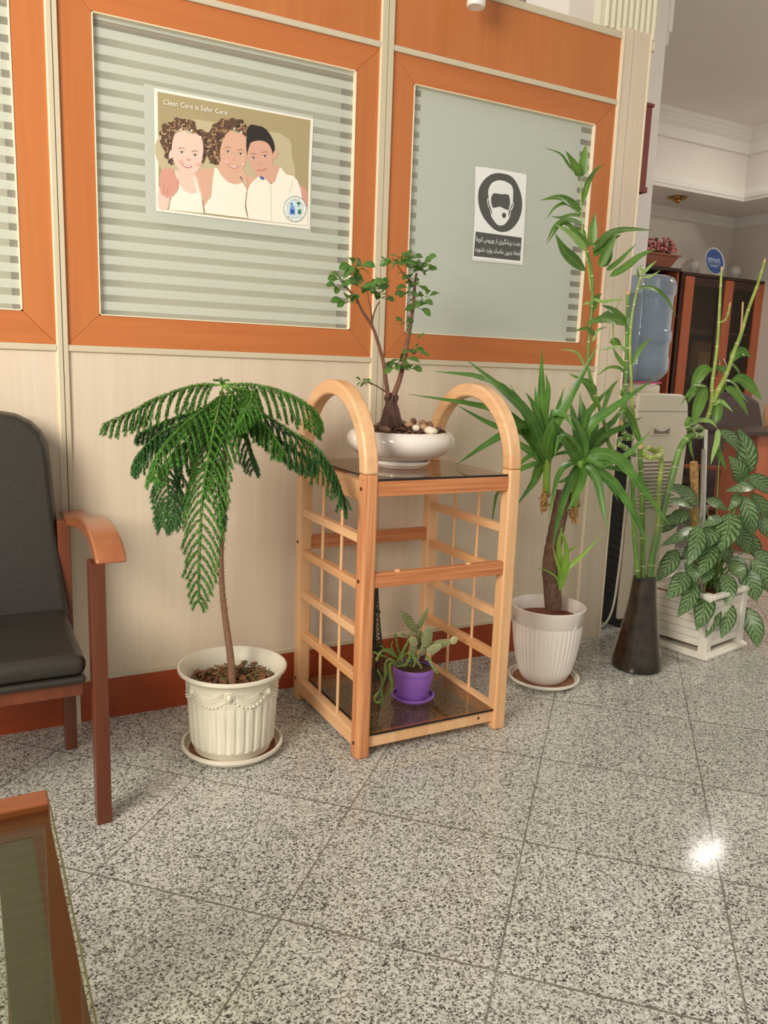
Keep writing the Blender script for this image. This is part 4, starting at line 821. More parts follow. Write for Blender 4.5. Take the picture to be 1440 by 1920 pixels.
for k in range(n): b.face((i0+k,i1+k,i1+(k+1)%n,i0+(k+1)%n)[::-1]); b.face((i0+k,i0+(k+1)%n,i2+(k+1)%n,i2+k)[::-1])
b.build('backrest','vinyl',chair,bevel=.01,seg=4,smooth=40)
b=MB(); xs0,xs1=2*XC+.927,-.927
b.box(xs0,xs1,-.525,-.15,.333,.378); b.build('seat','vinyl',chair,bevel=.02,seg=5,smooth=60)
b=MB(); b.box(xs0+.004,xs1-.002,-.523,-.15,.318,.333); b.build('seat_piping','vinyl',chair,bevel=.007,seg=3,smooth=60)
b=MB(); b.box(xs0+.01,xs1-.006,-.51,-.49,.288,.322); b.box(xs0+.01,xs0+.03,-.5,-.12,.288,.322); b.box(xs1-.026,xs1-.006,-.5,-.12,.288,.322); b.box(xs0+.01,xs1-.006,-.15,-.13,.288,.322); b.build('seat_frame','chair_wood',chair,bevel=.002)
for sg in (1,-1):
    f=(lambda v:v) if sg==1 else mirror
    XI,XO=-.917,-.8615
    top=[atx(x,y,XI) for x,y in ((112,957),(119,964),(128,969.6),(144,969),(157,980),(169.6,1007),(178,1038),(181,1058))]
    bot=[atx(x,y,XI) for x,y in ((178,1058),(171,1036),(165,1018),(157,1003),(142.5,990),(128,987),(119.6,984),(112,975))]
    T=spline(top,16); B=spline(bot,16); pts=[f(v) for v in T+B]
    b=MB(); b.prism(pts if sg==1 else pts,(sg*(XO-XI),0,0)); b.build('armrest','arm_wood',chair,bevel=.003,smooth=35)
    b=MB(); x0,x1=(-.917,-.887) if sg==1 else (2*XC+.887,2*XC+.917)
    for (a0,a1,z0,z1) in (((-.53,-.492),(-.535,-.487),0,.57),):
        q=b.add([(x0,a0[0],z0),(x1-.0,a0[0],z0),(x1,a0[1],z0),(x0,a0[1],z0),(x0,a1[0],z1),(x1-.001,a1[0],z1),(x1-.001,a1[1],z1),(x0,a1[1],z1)])
        for g in((3,2,1,0),(4,5,6,7),(0,1,5,4),(1,2,6,5),(2,3,7,6),(3,0,4,7)): b.face([q+k for k in g])
    b.build('leg','chair_wood',chair,bevel=.002)
    b=MB(); x0,x1=(-.937,-.909) if sg==1 else (2*XC+.909,2*XC+.937); b.box(x0,x1,-.155,-.118,0,.585); b.build('leg','chair_wood',chair,bevel=.002)

# coffee table at the lower left
table=empty('coffee_table',(-1.45,-1.6,0),'low cherry wood table with a glass top at the lower left','table')
tx1=-1.053; tx0=-1.9; ty1=-1.087; ty0=-2.1; tz=.40
b=MB(); b.box(tx0,tx1,ty1-.034,ty1,tz-.06,tz+.004); b.build('end_rail','table_end',table,bevel=.004,seg=3)
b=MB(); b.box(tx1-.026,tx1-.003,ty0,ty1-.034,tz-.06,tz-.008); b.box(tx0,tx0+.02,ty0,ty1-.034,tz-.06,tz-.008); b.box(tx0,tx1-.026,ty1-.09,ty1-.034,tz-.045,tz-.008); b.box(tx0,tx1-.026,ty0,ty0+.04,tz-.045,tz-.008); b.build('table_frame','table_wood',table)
b=MB(); b.box(tx1-.066,tx1-.026,ty0+.04,ty1-.09,tz-.03,tz-.009); b.build('inner_ledge','table_dark',table)
b=MB(); b.box(tx0,tx1,ty0,ty1-.035,tz-.006,tz-.0005); b.m=1; b.box(tx1,tx1+.0012,ty0,ty1-.035,tz-.006,tz-.0005); b.build('glass_top',['glass_top','glass_edge'],table)
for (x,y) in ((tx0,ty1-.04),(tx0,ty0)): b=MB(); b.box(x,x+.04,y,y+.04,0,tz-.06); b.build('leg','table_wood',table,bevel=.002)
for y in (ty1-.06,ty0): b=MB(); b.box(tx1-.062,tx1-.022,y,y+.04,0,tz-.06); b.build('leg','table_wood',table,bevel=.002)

# ------------------------------------------------------------ model tower on the bottom shelf
tower=empty('tower_figurine',(-.078,-.15,ZS),'dark metal lattice tower figurine standing behind the cactus pot','figurine')
b=MB(); cx,cy=-.078,-.15
def tw(z): return .022*max(0,1-z/.30)**2.2+.010*(1-z/.36)+.005
for sx in (-1,1):
    for sy in (-1,1): b.tube([(cx+sx*tw(z),cy+sy*tw(z),ZS+z) for z in [i*.02 for i in range(16)]],[.0034-.0001*i for i in range(16)],6)
for i in range(21):
    z0,z1=i*.0145,(i+1)*.0145; w0,w1=tw(z0),tw(z1)
    for (ax,ay,bx,by) in ((-1,-1,1,-1),(1,-1,1,1),(1,1,-1,1),(-1,1,-1,-1)):
        b.tube([(cx+ax*w0,cy+ay*w0,ZS+z0),(cx+bx*w1,cy+by*w1,ZS+z1)],.0012,4); b.tube([(cx+bx*w0,cy+by*w0,ZS+z0),(cx+ax*w1,cy+ay*w1,ZS+z1)],.0012,4)
b.build('lattice','bronze',tower)
b=MB(); 
for z,h in ((.085,.004),(.098,.003),(.20,.006)): w=tw(z)+.004; b.box(cx-w,cx+w,cy-w,cy+w,ZS+z,ZS+z+h)
b.box(cx-.0065,cx+.0065,cy-.0065,cy+.0065,ZS+.1,ZS+.30); b.build('platform','bronze',tower)
b=MB(); b.box(cx-.042,cx+.042,cy-.042,cy+.042,ZS,ZS+.006); b.build('base_plate','bronze',tower,bevel=.001)
b=MB(); b.tube([(cx,cy,ZS+.298),(cx,cy,ZS+.325)],[.004,.001],8); b.build('mast','bronze',tower)

# ------------------------------------------------------------ glass vase with lucky bamboo
vc=(.862,-.292)
vase=empty('glass_vase',(vc[0],vc[1],0),'tall flared glass vase of dark murky water holding bamboo canes','vase')
vp=[(.084,.003),(.0855,.014),(.078,.05),(.069,.10),(.060,.15),(.052,.20),(.0455,.25),(.041,.30),(.0385,.36),(.039,.42),(.042,.50),(.047,.58),(.053,.65)]
b=MB(); b.lathe([(.001,.0)]+[(.080,.0)]+vp+[(r-.0025,z) for r,z in vp[::-1]]+[(.001,.006)],(vc[0],vc[1],0),56); b.build('vase_wall','vase_glass',vase,smooth=40)
b=MB(); b.lathe([(.001,.007)]+[(r-.0045,z+.004) for r,z in vp[:9] if z<.31]+[(.036,.315),(.001,.316)],(vc[0],vc[1],0),48); b.build('water','murk',vase,smooth=60)
VY=vc[1]
def cane(path,r,label,mat='bamboo',nodes=10,leaves=(),cut=False,pale=.00012,lm='bamboo_leaf'):
    P=spline([Vector(p) for p in path],40); N=len(P); e=empty('bamboo_cane',(P[0].x,P[0].y,P[0].z),label,'bamboo cane','bamboo canes in the glass vase')
    rr=r if isinstance(r,tuple) else (r,r); b=MB(); b.tube(P,[rr[0]+(rr[1]-rr[0])*i/(N-1) for i in range(N)],10); b.m=1
    for k in range(1,nodes+1):
        f=(k/(nodes+1)+rnd(-.01,.01))*(N-1); i=min(N-2,int(f)); p=P[i].lerp(P[i+1],f-i); t=(P[i+1]-P[i]).normalized(); q=rr[0]+(rr[1]-rr[0])*i/(N-1); b.tube([p-t*.0016,p,p+t*.0016],[q*1.02,q*1.16,q*1.02],10)
    b.build('stem',[mat,'node'],e,smooth=70)
    if cut: b=MB(); t=(P[-1]-P[-2]).normalized(); b.tube([P[-1]-t*.001,P[-1]+t*.012],[rr[1]*1.05,rr[1]*.7],8); b.build('cut_end','cut',e)
    for L in leaves:
        pts,w,dy=L[0],L[1],L[2]; Yb=L[3] if len(L)>3 else VY; n=len(pts); Q=[at(x,y,Yb+dy*(i/(max(1,n-1)))) for i,(x,y) in enumerate(pts)]
        b=MB(); b.leaf(Q,w*.00182*.84,'lance' if w<21 else 'oval',.22,rnd(-.3,.3),seg=9); b.build('leaf',L[4] if len(L)>4 else lm,e,smooth=60)
    return e
root=[(1196,1165,VY)]
def cp(pts,Y=VY): return [at(p[0],p[1],p[2] if len(p)>2 else Y) for p in pts]
cane(cp([(1208,1150),(1197,1080),(1189,1000),(1187,930),(1183,875,VY+.01),(1165,855,VY+.02),(1148,845,VY+.02),(1139,825,VY+.02),(1135,800,VY+.02),(1124,765,VY+.02),(1112,725,VY+.02),(1103,690,VY+.02),(1104,640,VY+.02),(1109,590,VY+.02),(1111,540,VY+.02),(1108,500,VY+.02),(1101,470,VY+.02),(1097,440,VY+.02)]),(.0082,.0032),'tallest leafy bamboo cane, bending left and rising in front of the right window frame','bamboo',13,
 [([(1111,455),(1112,430),(1116,398)],17,.0,VY+.02),([(1106,462),(1085,440),(1055,418),(1024,460)],10,-.02,VY+.02),([(1100,470),(1072,440),(1040,420)],13,-.04,VY+.02,'bamboo_pale'),([(1098,508),(1078,490),(1058,470),(1041,438)],22,-.05,VY+.02),([(1112,470),(1140,440),(1175,430),(1226,432)],14,.05,VY+.02),([(1115,480),(1135,455),(1165,440)],18,.04,VY+.02),([(1138,507),(1160,490),(1194,456)],10,.0,VY+.02),([(1145,518),(1175,500),(1200,480),(1231,466)],17,-.05,VY+.02),([(1125,500),(1140,470),(1157,436)],17,-.02,VY+.02),([(1130,500),(1140,480),(1146,455)],18,.03,VY+.02),([(1120,465),(1112,458),(1097,456)],10,.0,VY+.02),
  ([(1108,560),(1130,566),(1150,563),(1175,562)],8,-.02,VY+.02,'bamboo_pale'),([(1110,585),(1118,560),(1128,550)],14,.03,VY+.02),([(1180,610),(1160,600),(1130,598),(1094,608)],22,-.03,VY+.02),([(1173,606),(1160,592),(1145,580),(1127,572)],17,.0,VY+.02),([(1125,605),(1138,590),(1146,582)],16,.05,VY+.02),([(1115,628),(1100,616),(1074,622)],9,-.03,VY+.02),([(1112,575),(1103,568),(1092,572)],7,-.02,VY+.02,'bamboo_pale'),([(1112,640),(1120,620),(1140,612)],6,0,VY+.02,'bamboo_pale'),([(1098,690),(1080,660),(1045,655)],5,-.03,VY+.02,'bamboo_pale'),([(1120,760),(1100,720),(1066,700)],12,.04,VY+.02),([(1130,770),(1145,730),(1160,712)],9,.03,VY+.02),([(1118,735),(1098,715),(1080,715)],14,.0,VY+.02)])
cane(cp([(1108,545,VY+.02),(1104,510,VY+.02),(1100,480,VY+.02),(1096,460,VY+.02),(1091,425,VY+.02),(1090,390,VY+.02),(1089,350,VY+.02),(1092,330,VY+.02)]),(.0030,.0016),'thin green shoot topped by four upright leaves in front of the right window','bamboo_yellow',3,
 [([(1086,328),(1068,312),(1050,288),(1016,276)],6,-.03,VY+.02),([(1087,330),(1078,310),(1060,282)],14,-.02,VY+.02),([(1092,330),(1094,300),(1099,270)],17,.0,VY+.02),([(1090,385),(1100,352),(1104,340),(1118,318),(1136,307)],12,.04,VY+.02),([(1088,395),(1068,378),(1045,370),(1012,376)],14,-.04,VY+.02),([(1089,402),(1062,382),(1040,390),(1024,412)],7,-.04,VY+.02),([(1088,404),(1070,403),(1050,408),(1032,405)],6,-.02,VY+.02),([(1092,420),(1062,412),(1040,425),(1024,455)],9,-.05,VY+.02),([(1098,440),(1088,430),(1068,428)],7,.03,VY+.02)])
cane(cp([(1212,1140),(1206,1080),(1205,1000),(1204,930),(1201,870),(1200,840)]),.0078,'straight dark green bamboo cane cut off level with the cooler louvres','bamboo',7,(),True)
cane(cp([(1203,832),(1194,800),(1186,760),(1183,700),(1181,650),(1184,600),(1192,555),(1200,525),(1206,506)]),(.0050,.0034),'slender yellow-green shoot rising in front of the water bottle','bamboo_yellow',9,
 [([(1183,688),(1200,655),(1222,632)],10,-.02),([(1195,540),(1225,540),(1250,560),(1270,596)],8,.03),([(1207,512),(1218,500),(1232,488)],6,-.01,VY,'bamboo_pale'),([(1206,520),(1220,518),(1238,507)],6,.01,VY,'bamboo_pale'),([(1205,508),(1200,500),(1210,497)],4,.0,VY,'bamboo_pale'),([(1198,520),(1196,512),(1195,500)],5,.0),([(1200,830),(1185,790),(1172,764),(1188,768)],14,-.02),([(1190,780),(1175,770),(1156,776)],8,-.02,VY,'bamboo_pale'),([(1184,640),(1176,600),(1180,575)],6,.02)])
cane(cp([(1170,795,VY+.03),(1172,745,VY+.03),(1174,700,VY+.03),(1175,650,VY+.03),(1176,600,VY+.03),(1178,552,VY+.03)]),.0056,'dark cane with pale joints and a dry cut top left of the water bottle','bamboo',9,
 [([(1173,700),(1160,690),(1140,690),(1120,705)],9,.0,VY+.03),([(1176,690),(1160,672),(1148,650)],9,.03,VY+.03),([(1175,660),(1160,650),(1122,658)],8,-.02,VY+.03,'bamboo_pale'),([(1150,648),(1155,640),(1166,655)],18,.02,VY+.03),([(1173,720),(1165,740),(1180,738),(1200,742)],7,.02,VY+.03)],True)
cane(cp([(1150,640,VY+.04),(1150,600,VY+.04),(1155,580,VY+.04),(1165,555,VY+.04)]),(.0022,.0014),'faint thin twig behind the dark jointed cane','bamboo_yellow',2)
cane(cp([(1190,853,VY),(1170,838,VY-.02),(1160,832,VY-.01),(1165,822,VY+.02),(1185,822,VY+.02),(1170,812,VY+.02),(1165,795,VY+.02)]),.0078,'curled bamboo cane looping over the dark gap beside the cooler','bamboo',6,(),True)
cane(cp([(1222,1110),(1226,1040),(1234,980),(1235,920),(1239,885),(1240,862,VY+.005),(1232,850,VY+.03),(1215,840,VY+.02),(1207,850,VY-.01),(1216,858,VY-.03),(1232,856,VY-.03),(1241,848,VY-.01),(1236,840,VY+.02)]),(.0078,.0082),'bamboo cane ending in a tight ring in front of the cooler louvres','bamboo_yellow',11)
cane(cp([(1214,1130),(1222,1050),(1238,980),(1252,925),(1264,880),(1274,845),(1287,822),(1300,815,VY+.01),(1312,818,VY+.03),(1316,808,VY+.05),(1308,800,VY+.04),(1296,806,VY+.02),(1288,796,VY),(1293,784,VY)]),(.0118,.0085),'thickest bamboo cane leaning right across the cooler and curling at its top','bamboo',12,
 [([(1292,797),(1310,788),(1332,790),(1345,803)],10,-.02,VY,'bamboo_pale'),([(1346,805),(1345,825),(1338,850),(1332,872)],12,-.03,VY,'bamboo_pale'),([(1294,815),(1295,840),(1302,865)],7,.0,VY),([(1345,840,),(1352,860),(1362,880)],12,.0,VY)])
cane(cp([(1322,792),(1330,772),(1335,745),(1335,725),(1338,700),(1343,665),(1347,620),(1349,580),(1351,540),(1353,507)]),(.0075,.0035),'jointed cane with a chopped top in front of the right-hand bookcase doors','bamboo_yellow',9,
 [([(1336,694),(1318,694),(1305,715),(1296,735)],26,.02,VY),([(1326,727),(1315,745),(1305,775),(1298,796)],26,-.03,VY),([(1326,725),(1305,722),(1290,738),(1276,762)],8,-.04,VY),([(1322,725),(1300,735),(1288,757)],17,.03,VY),([(1340,738),(1345,760),(1343,785),(1338,800)],24,.0,VY),([(1336,760),(1350,752),(1362,760),(1375,773)],9,-.03,VY,'bamboo_pale')],True)
cane(cp([(1351,604),(1360,600),(1365,588),(1368,574)]),(.0036,.003),'tiny side shoot on the cane in front of the bookcase handles','bamboo_yellow',2,(),True)
cane(cp([(1337,755),(1345,735),(1360,706),(1370,680),(1378,655),(1388,630),(1397,600),(1405,575),(1420,535),(1428,510),(1433,492)]),(.0085,.0040),'cane leaning furthest right in front of the bookcase with a pale cut top','bamboo_yellow',8,
 [([(1370,680),(1380,664),(1395,660),(1407,670)],26,-.02,VY),([(1372,714),(1390,712),(1410,728),(1428,750)],28,-.04,VY),([(1360,728),(1375,735),(1390,755),(1403,780)],19,-.03,VY),([(1356,712),(1375,718),(1390,740),(1404,755)],8,.02,VY,'bamboo_pale'),([(1370,680),(1382,692),(1390,708)],7,.03,VY),([(1345,740),(1356,722),(1362,715)],16,.04,VY),([(1365,700),(1350,690),(1338,690)],14,.02,VY)],True)
cane(cp([(1388,632),(1391,600),(1393,566)]),.0028,'short brown stub beside the cane leaning furthest right','cut',0)

# ------------------------------------------------------------ white square planter with the silver-leaved plant
pc=Vector((1.245,-.185,0)); PA=math.radians(11.5); ps=.262
planter=empty('potted_aglaonema',(pc.x,pc.y,0),'silver-patterned broad-leaved plant in a white square slatted planter','potted plant')
def rp(x,y): return (pc.x+math.cos(PA)*x-math.sin(PA)*y, pc.y+math.sin(PA)*x+math.cos(PA)*y)
b=MB(); b.rbox(pc,ps+.03,ps+.03,.016,PA,0); b.build('tray','white_plastic',planter,bevel=.005)
b=MB(); b.rbox(pc,ps+.012,ps+.012,.007,PA,.015); b.build('tray_rim','white_plastic',planter,bevel=.003)
for sx in (-1,1):
    for sy in (-1,1): b=MB(); b.rbox(rp(sx*(ps/2-.016),sy*(ps/2-.016)),.034,.034,.215,PA,.018); b.build('corner_post','white_plastic',planter,bevel=.004)
for (ax,ay) in ((0,-1),(-1,0),(1,0),(0,1)):
    b=MB(); m=ps/2-.012
    for k in range(6):
        z=.052+k*.0275
        if ax==0: P0,P1_=rp(-m,ay*m),rp(m,ay*m)
        else: P0,P1_=rp(ax*m,-m),rp(ax*m,m)
        b.bar((P0[0],P0[1],z),(P1_[0],P1_[1],z),.012,.0262)
    b.build('side_panel','white_plastic',planter,bevel=.002)
b=MB(); m=ps/2-.006
for (a,c) in (((-1,-1),(1,-1)),((1,-1),(1,1)),((1,1),(-1,1)),((-1,1),(-1,-1))):
    P0,P1_=rp(a[0]*m,a[1]*m),rp(c[0]*m,c[1]*m); b.bar((P0[0],P0[1],.222),(P1_[0],P1_[1],.222),.026,.014)
b.build('rim','white_plastic',planter,bevel=.003)
b=MB(); b.rbox(pc,ps-.04,ps-.04,.15,PA,.045); b.build('soil','soil_red',planter)
AY=pc.y
AG=[((1350,806),(1383,846),22,-.02),((1400,890),(1385,803),38,.0),((1392,906),(1366,855),32,.02),((1402,893),(1446,926),30,-.03),((1414,908),(1360,921),22,-.04),((1393,930),(1406,1014),34,-.04),((1322,938),(1364,957),25,.0),((1367,962),(1348,1036),50,-.13),((1308,985),(1290,1060),32,-.12),((1336,985),(1311,1032),34,-.10),((1332,1018),(1310,1082),36,-.14),((1310,946),(1252,908),30,.02),((1300,952),(1250,936),20,-.02),((1288,958),(1242,985),28,.0),((1300,988),(1238,1024),20,-.05),((1268,1030),(1226,1092),30,-.05),((1285,1072),(1248,1124),34,-.12),((1302,1090),(1270,1158),28,-.16),((1320,1108),(1306,1182),36,-.18),((1342,1128),(1322,1196),22,-.16),((1357,1074),(1362,1135),30,-.14),((1362,1126),(1352,1197),30,-.16),((1395,1138),(1420,1214),36,-.14),((1390,1068),(1418,1128),38,-.12),((1408,1048),(1442,1112),36,-.10),((1368,1054),(1390,1088),28,-.10),((1368,1045),(1392,1088),30,-.08),((1412,1034),(1446,1066),30,-.05),((1422,972),(1446,1012),32,-.04),((1376,992),(1402,1038),32,-.06),((1348,966),(1316,988),24,-.06),((1382,924),(1364,958),20,.0),((1290,1050),(1299,1097),26,-.10),((1321,1055),(1318,1094),28,-.13),((1268,1035),(1234,1060),26,.02),((1340,1090),(1352,1120),22,-.05),((1410,925),(1440,985),26,.02),((1395,1000),(1420,1050),30,.0),((1262,965),(1236,1000),24,.03),((1340,1020),(1370,1060),28,-.02),((1300,1020),(1275,1050),24,.0)]
crown=at(1338,1060,AY); crown.z=.26
for (A,B,w,dy) in AG:
    Pa,Pb=at(A[0],A[1],AY+dy*.55),at(B[0],B[1],AY+dy); b=MB(); mid=(Pa+Pb)/2+Vector((-.006,-.02,.006)); b.leaf([Pa,mid,Pb],w*.00176*1.12,'broad',.14,rnd(-.25,.25),seg=12); b.build('leaf','aglao',planter,smooth=60)
    b=MB(); s0=crown+Vector((rnd(-.03,.03),rnd(-.02,.02),-.05)); 
    top=Vector(Pa); mm=s0.lerp(top,.6)+Vector((0,0,.035)); b.tube(spline([s0,mm,top],8),[.003,.0028,.0026,.0024,.0022,.002,.002,.0018,.0016][:len(spline([s0,mm,top],8))],6); b.build('leaf_stalk','stem_green',planter,smooth=70)
for (x,y) in ((1335,1000),(1345,980),(1360,1010)):
    b=MB(); b.tube(spline([crown+Vector((0,0,-.06)),at(x,y+30,AY),at(x,y,AY)],8),.0055,8); b.build('stem','stem_green',planter,smooth=70)
p0,p1=at(1308,1110,AY-.03),at(1319,842,AY-.03); rod=empty('steel_rod',tuple(p0),'shiny steel support rod stuck in the white square planter','plant support'); b=MB(); b.tube([Vector((p0.x,p0.y,.19)),p1],.0068,14); b.build('rod_tube','silver',rod,smooth=40)
p0,p1=at(1316,1110,AY),at(1324,806,AY); rod=empty('white_stick',tuple(p0),'white plastic support stick just behind the steel rod in the planter','plant support'); b=MB(); b.tube([Vector((p0.x,p0.y,.19)),p1],.0058,14); b.build('stick_tube','whitestick',rod,smooth=40)
p0,p1=at(1306,1060,AY+.03),at(1301,866,AY+.03); rod=empty('moss_pole',tuple(p0),'short brown mossy pole left of the steel rod in the planter','plant support'); b=MB(); pp_=spline([Vector((p0.x,p0.y,.19)),p0,(p0+p1)/2,p1],16); b.tube(pp_,[.015+rnd(-.002,.002) for _ in pp_],12); b.build('moss_core','straw',rod,smooth=70)

# ------------------------------------------------------------ water cooler
cooler=empty('water_cooler',(1.23,.19,0),'beige water cooler standing sideways past the end of the partition','water cooler')
def xz(px,py,Y=.045): v=at(px,py,Y); return (v.x,v.z)
ptsz=[(1.102,.035),(1.372,.035),(1.372,.20),(1.378,.55),(1.380,.70),(1.377,.80),(1.366,.87),(1.345,.902),(1.325,.909),(1.104,.909)]
b=MB(); b.prism([(x,.045,z) for x,z in ptsz][::-1],(0,.285,0)); b.build('body','cooler',cooler,bevel=.006,seg=3,smooth=40)
b=MB(); b.box(1.103,1.374,.0445,.0462,.842,.8445); b.m=1; b.build('seam','cooler_dark',cooler)
x0,z1=xz(1223,795); x1,z0=xz(1256,816)
b=MB(); b.box(x0,x1,.041,.046,z0,z1); b.build('handle_rim','cooler',cooler,bevel=.001)
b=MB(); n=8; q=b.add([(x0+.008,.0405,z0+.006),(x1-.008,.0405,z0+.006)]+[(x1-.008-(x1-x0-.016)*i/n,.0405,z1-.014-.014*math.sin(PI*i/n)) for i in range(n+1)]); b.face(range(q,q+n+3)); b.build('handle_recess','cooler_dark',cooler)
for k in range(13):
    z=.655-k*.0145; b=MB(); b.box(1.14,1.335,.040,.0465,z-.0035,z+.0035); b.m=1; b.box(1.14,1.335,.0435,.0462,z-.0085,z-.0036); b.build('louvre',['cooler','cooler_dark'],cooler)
b=MB(); b.box(1.092,1.102,.06,.32,.03,.80); b.build('rear_panel','black',cooler)
b=MB()
for k in range(22): b.box(1.086,1.092,.065,.315,.12+k*.03,.124+k*.03)
b.build('condenser_grille','black',cooler)
for k,(y,z) in enumerate(((.062,.86),(.062,.835))): b=MB(); b.tube([(1.099,y,z),(1.103,y,z)],.004,8); b.build('screw','black',cooler)
b=MB(); b.box(1.11,1.37,.05,.32,.0,.035); b.build('plinth','black',cooler)
b=MB(); b.lathe([(.001,.909),(.085,.909),(.085,.935),(.078,.945),(.001,.946)],(1.235,.19,0),40); b.build('bottle_collar','cooler',cooler,smooth=40)
cbl=empty('power_cable',(1.07,.03,0),'white cable hanging in the dark gap behind the water cooler','cable'); b=MB(); b.tube(spline([Vector(p) for p in ((1.09,.05,.60),(1.085,.045,.40),(1.075,.04,.22),(1.06,.04,.08),(1.03,.06,.012),(.99,.12,.008))],24),.0042,8); b.build('cable_sheath','rubber_white',cbl,smooth=70)
bottle=empty('water_bottle',(1.235,.19,.946),'large upturned blue-tinted water bottle on top of the cooler','water bottle')
bp=[(.001,.001),(.03,.0),(.075,.006),(.092,.022),(.108,.045),(.110,.06),(.110,.095),(.106,.103),(.106,.150),(.110,.158),(.1115,.165),(.1115,.190),(.110,.197),(.1055,.203),(.1055,.325),(.110,.333),(.1125,.342),(.1125,.365),(.110,.38),(.100,.395),(.082,.402),(.001,.404)]
b=MB(); b.lathe(bp,(1.235,.19,.947),56); b.build('bottle_shell','bottle',bottle,smooth=35)
b=MB(); b.lathe([(r*.97,z*.985+.003) for r,z in bp if z<.33]+[(.1025,.332),(.001,.333)],(1.235,.19,.947),48); b.build('water','bottle',bottle,smooth=35)
b=MB(); b.lathe([(.086,-.0),(.089,-.0),(.089,.006),(.086,.006)],(1.235,.19,.946),40); b.build('neck_ring','pink',bottle)

# ------------------------------------------------------------ rear room furniture
bc=empty('glass_door_cabinet',(4.75,2.95,0),'orange and dark wood cabinet with two smoked glass doors against the rear wall','cabinet')
YC=2.75; ct=1.825
b=MB(); b.box(4.20,4.225,YC,3.14,0,ct-.02); b.box(5.20,5.222,YC,3.14,0,ct-.02); b.box(4.225,5.2,3.12,3.14,0,ct-.02); b.box(4.225,5.2,YC+.02,3.12,.05,.08); b.build('carcass','cab_dark',bc)
b=MB(); b.box(4.195,5.228,YC-.01,3.14,ct-.025,ct); b.build('cabinet_top','cab_dark',bc)
for z in (.55,.95,1.35): b=MB(); b.box(4.225,5.2,YC+.04,3.12,z,z+.02); b.build('shelf','cab_inner',bc)
for (a,c,hx,i) in ((4.235,4.705,4.69,0),(4.715,5.215,4.74,1)):
    d=empty('door',(a,YC,.05)); d.parent=bc; d.location=(a-4.75,YC-2.95,.05)
    b=MB(); w=.105; b.box(a,a+w,YC-.012,YC+.008,.05,ct-.03); 
    if i==1: b.box(c-w,c,YC-.012,YC+.008,.05,ct-.03)
    b.build('door_stile','cab_orange',d)
    xr=c if i==0 else c-w
    for zz in ((ct-.10,ct-.03),(.05,.12)): b=MB(); b.box(a+w,xr,YC-.008,YC+.006,*zz); b.build('door_rail','cab_dark',d)
    if i==0: b=MB(); b.box(c-.06,c,YC-.008,YC+.006,.12,ct-.1); b.build('door_stile','cab_dark',d)
    b=MB(); b.box(a+w,(c-.06 if i==0 else c-w),YC-.004,YC,.12,ct-.1); b.build('door_pane','smoke',d)
    b=MB(); hx2=4.725 if i==0 else 4.775
    b.tube([(hx2+(-.02 if i==0 else .02)*math.sin(PI*k/8),YC-.02-.025*math.sin(PI*k/8),1.0+.14*k/8) for k in range(9)],.006,8); b.build('handle','silver',d,smooth=60)
b=MB(); b.box(4.36,4.62,3.10,3.118,.98,1.52); b.box(4.80,5.1,3.10,3.118,.98,1.3); b.build('paper_sheet','paper',bc)
shf=empty('open_bookcase',(3.9,2.95,0),'open orange wood bookcase left of the glass door cabinet','bookcase')
b=MB(); b.box(3.55,3.575,YC+.02,3.14,0,1.84); b.box(4.165,4.188,YC+.02,3.14,0,1.84); b.build('side_panel','cab_orange',shf)
b=MB(); b.box(3.55,4.19,YC,3.14,1.82,1.845); b.build('bookcase_top','cab_dark',shf)
b=MB(); b.box(3.575,4.165,3.12,3.14,.02,1.82); b.build('back_panel','cab_orange',shf)
for z in (.30,.70,1.10,1.50): b=MB(); b.box(3.575,4.165,YC+.03,3.12,z,z+.022); b.build('shelf','cab_orange',shf)
fold=[('white',(210,206,196)),('dark green',(50,84,66)),('black',(36,36,36)),('pale green',(150,176,150)),('grey',(150,150,146)),('white',(216,212,204)),('black',(40,38,38))]
for k,(nm,c) in enumerate(fold):
    x=3.74+k*.058; mt=flat('folder_%s'%nm.replace(' ','_'),c); b=MB(); b.box(x,x+.05,2.86,3.1,1.523,1.79+ (k%3)*.006)
    tag(b.build('binder',mt,bevel=.003),'%s binder %s on the upper bookcase shelf'%(nm,('furthest left','second from the left','third from the left','fourth from the left','third from the right','second from the right','furthest right')[k]),'binder','binders on the upper bookcase shelf')
# flower box
fb=empty('flower_box',(3.98,2.90,1.845),'wooden trough of dusty pink flowers on top of the open bookcase','flower box')
b=MB(); q=b.add([(3.82,2.86,1.846),(4.16,2.86,1.846),(4.16,2.98,1.846),(3.82,2.98,1.846),(3.75,2.82,1.955),(4.23,2.82,1.955),(4.23,3.02,1.955),(3.75,3.02,1.955)])
for g in((3,2,1,0),(4,5,6,7),(0,1,5,4),(1,2,6,5),(2,3,7,6),(3,0,4,7)): b.face([q+k for k in g])
b.box(3.74,4.24,2.81,3.03,1.948,1.962); b.build('trough',flat('trough_brown',(146,88,66)),fb)
b=MB(); flat('dusty_pink_petal',(196,122,120)); flat('dark_foliage',(66,62,44))
for k in range(340):
    x=rnd(3.76,4.22); y=rnd(2.84,3.0); z=rnd(1.965,2.055)+(rnd(0,.02) if x<4.0 else 0); b.m=0 if rnd(0,1)<.85 and z>1.975 else 1; r=rnd(.010,.019); b.ball((x,y,z),r,r,r*.8,5,4)
for (x,z) in ((4.16,2.09),(4.21,2.07)):
    b.m=1; b.tube([(x-.02,2.92,1.98),(x,2.92,z)],.003,4); b.m=0
    for _ in range(9): b.ball((x+rnd(-.022,.022),2.92+rnd(-.02,.02),z+rnd(-.015,.015)),.011,.011,.01,5,4)
b.build('flowers',['dusty_pink_petal','dark_foliage'],fb,kind='stuff')
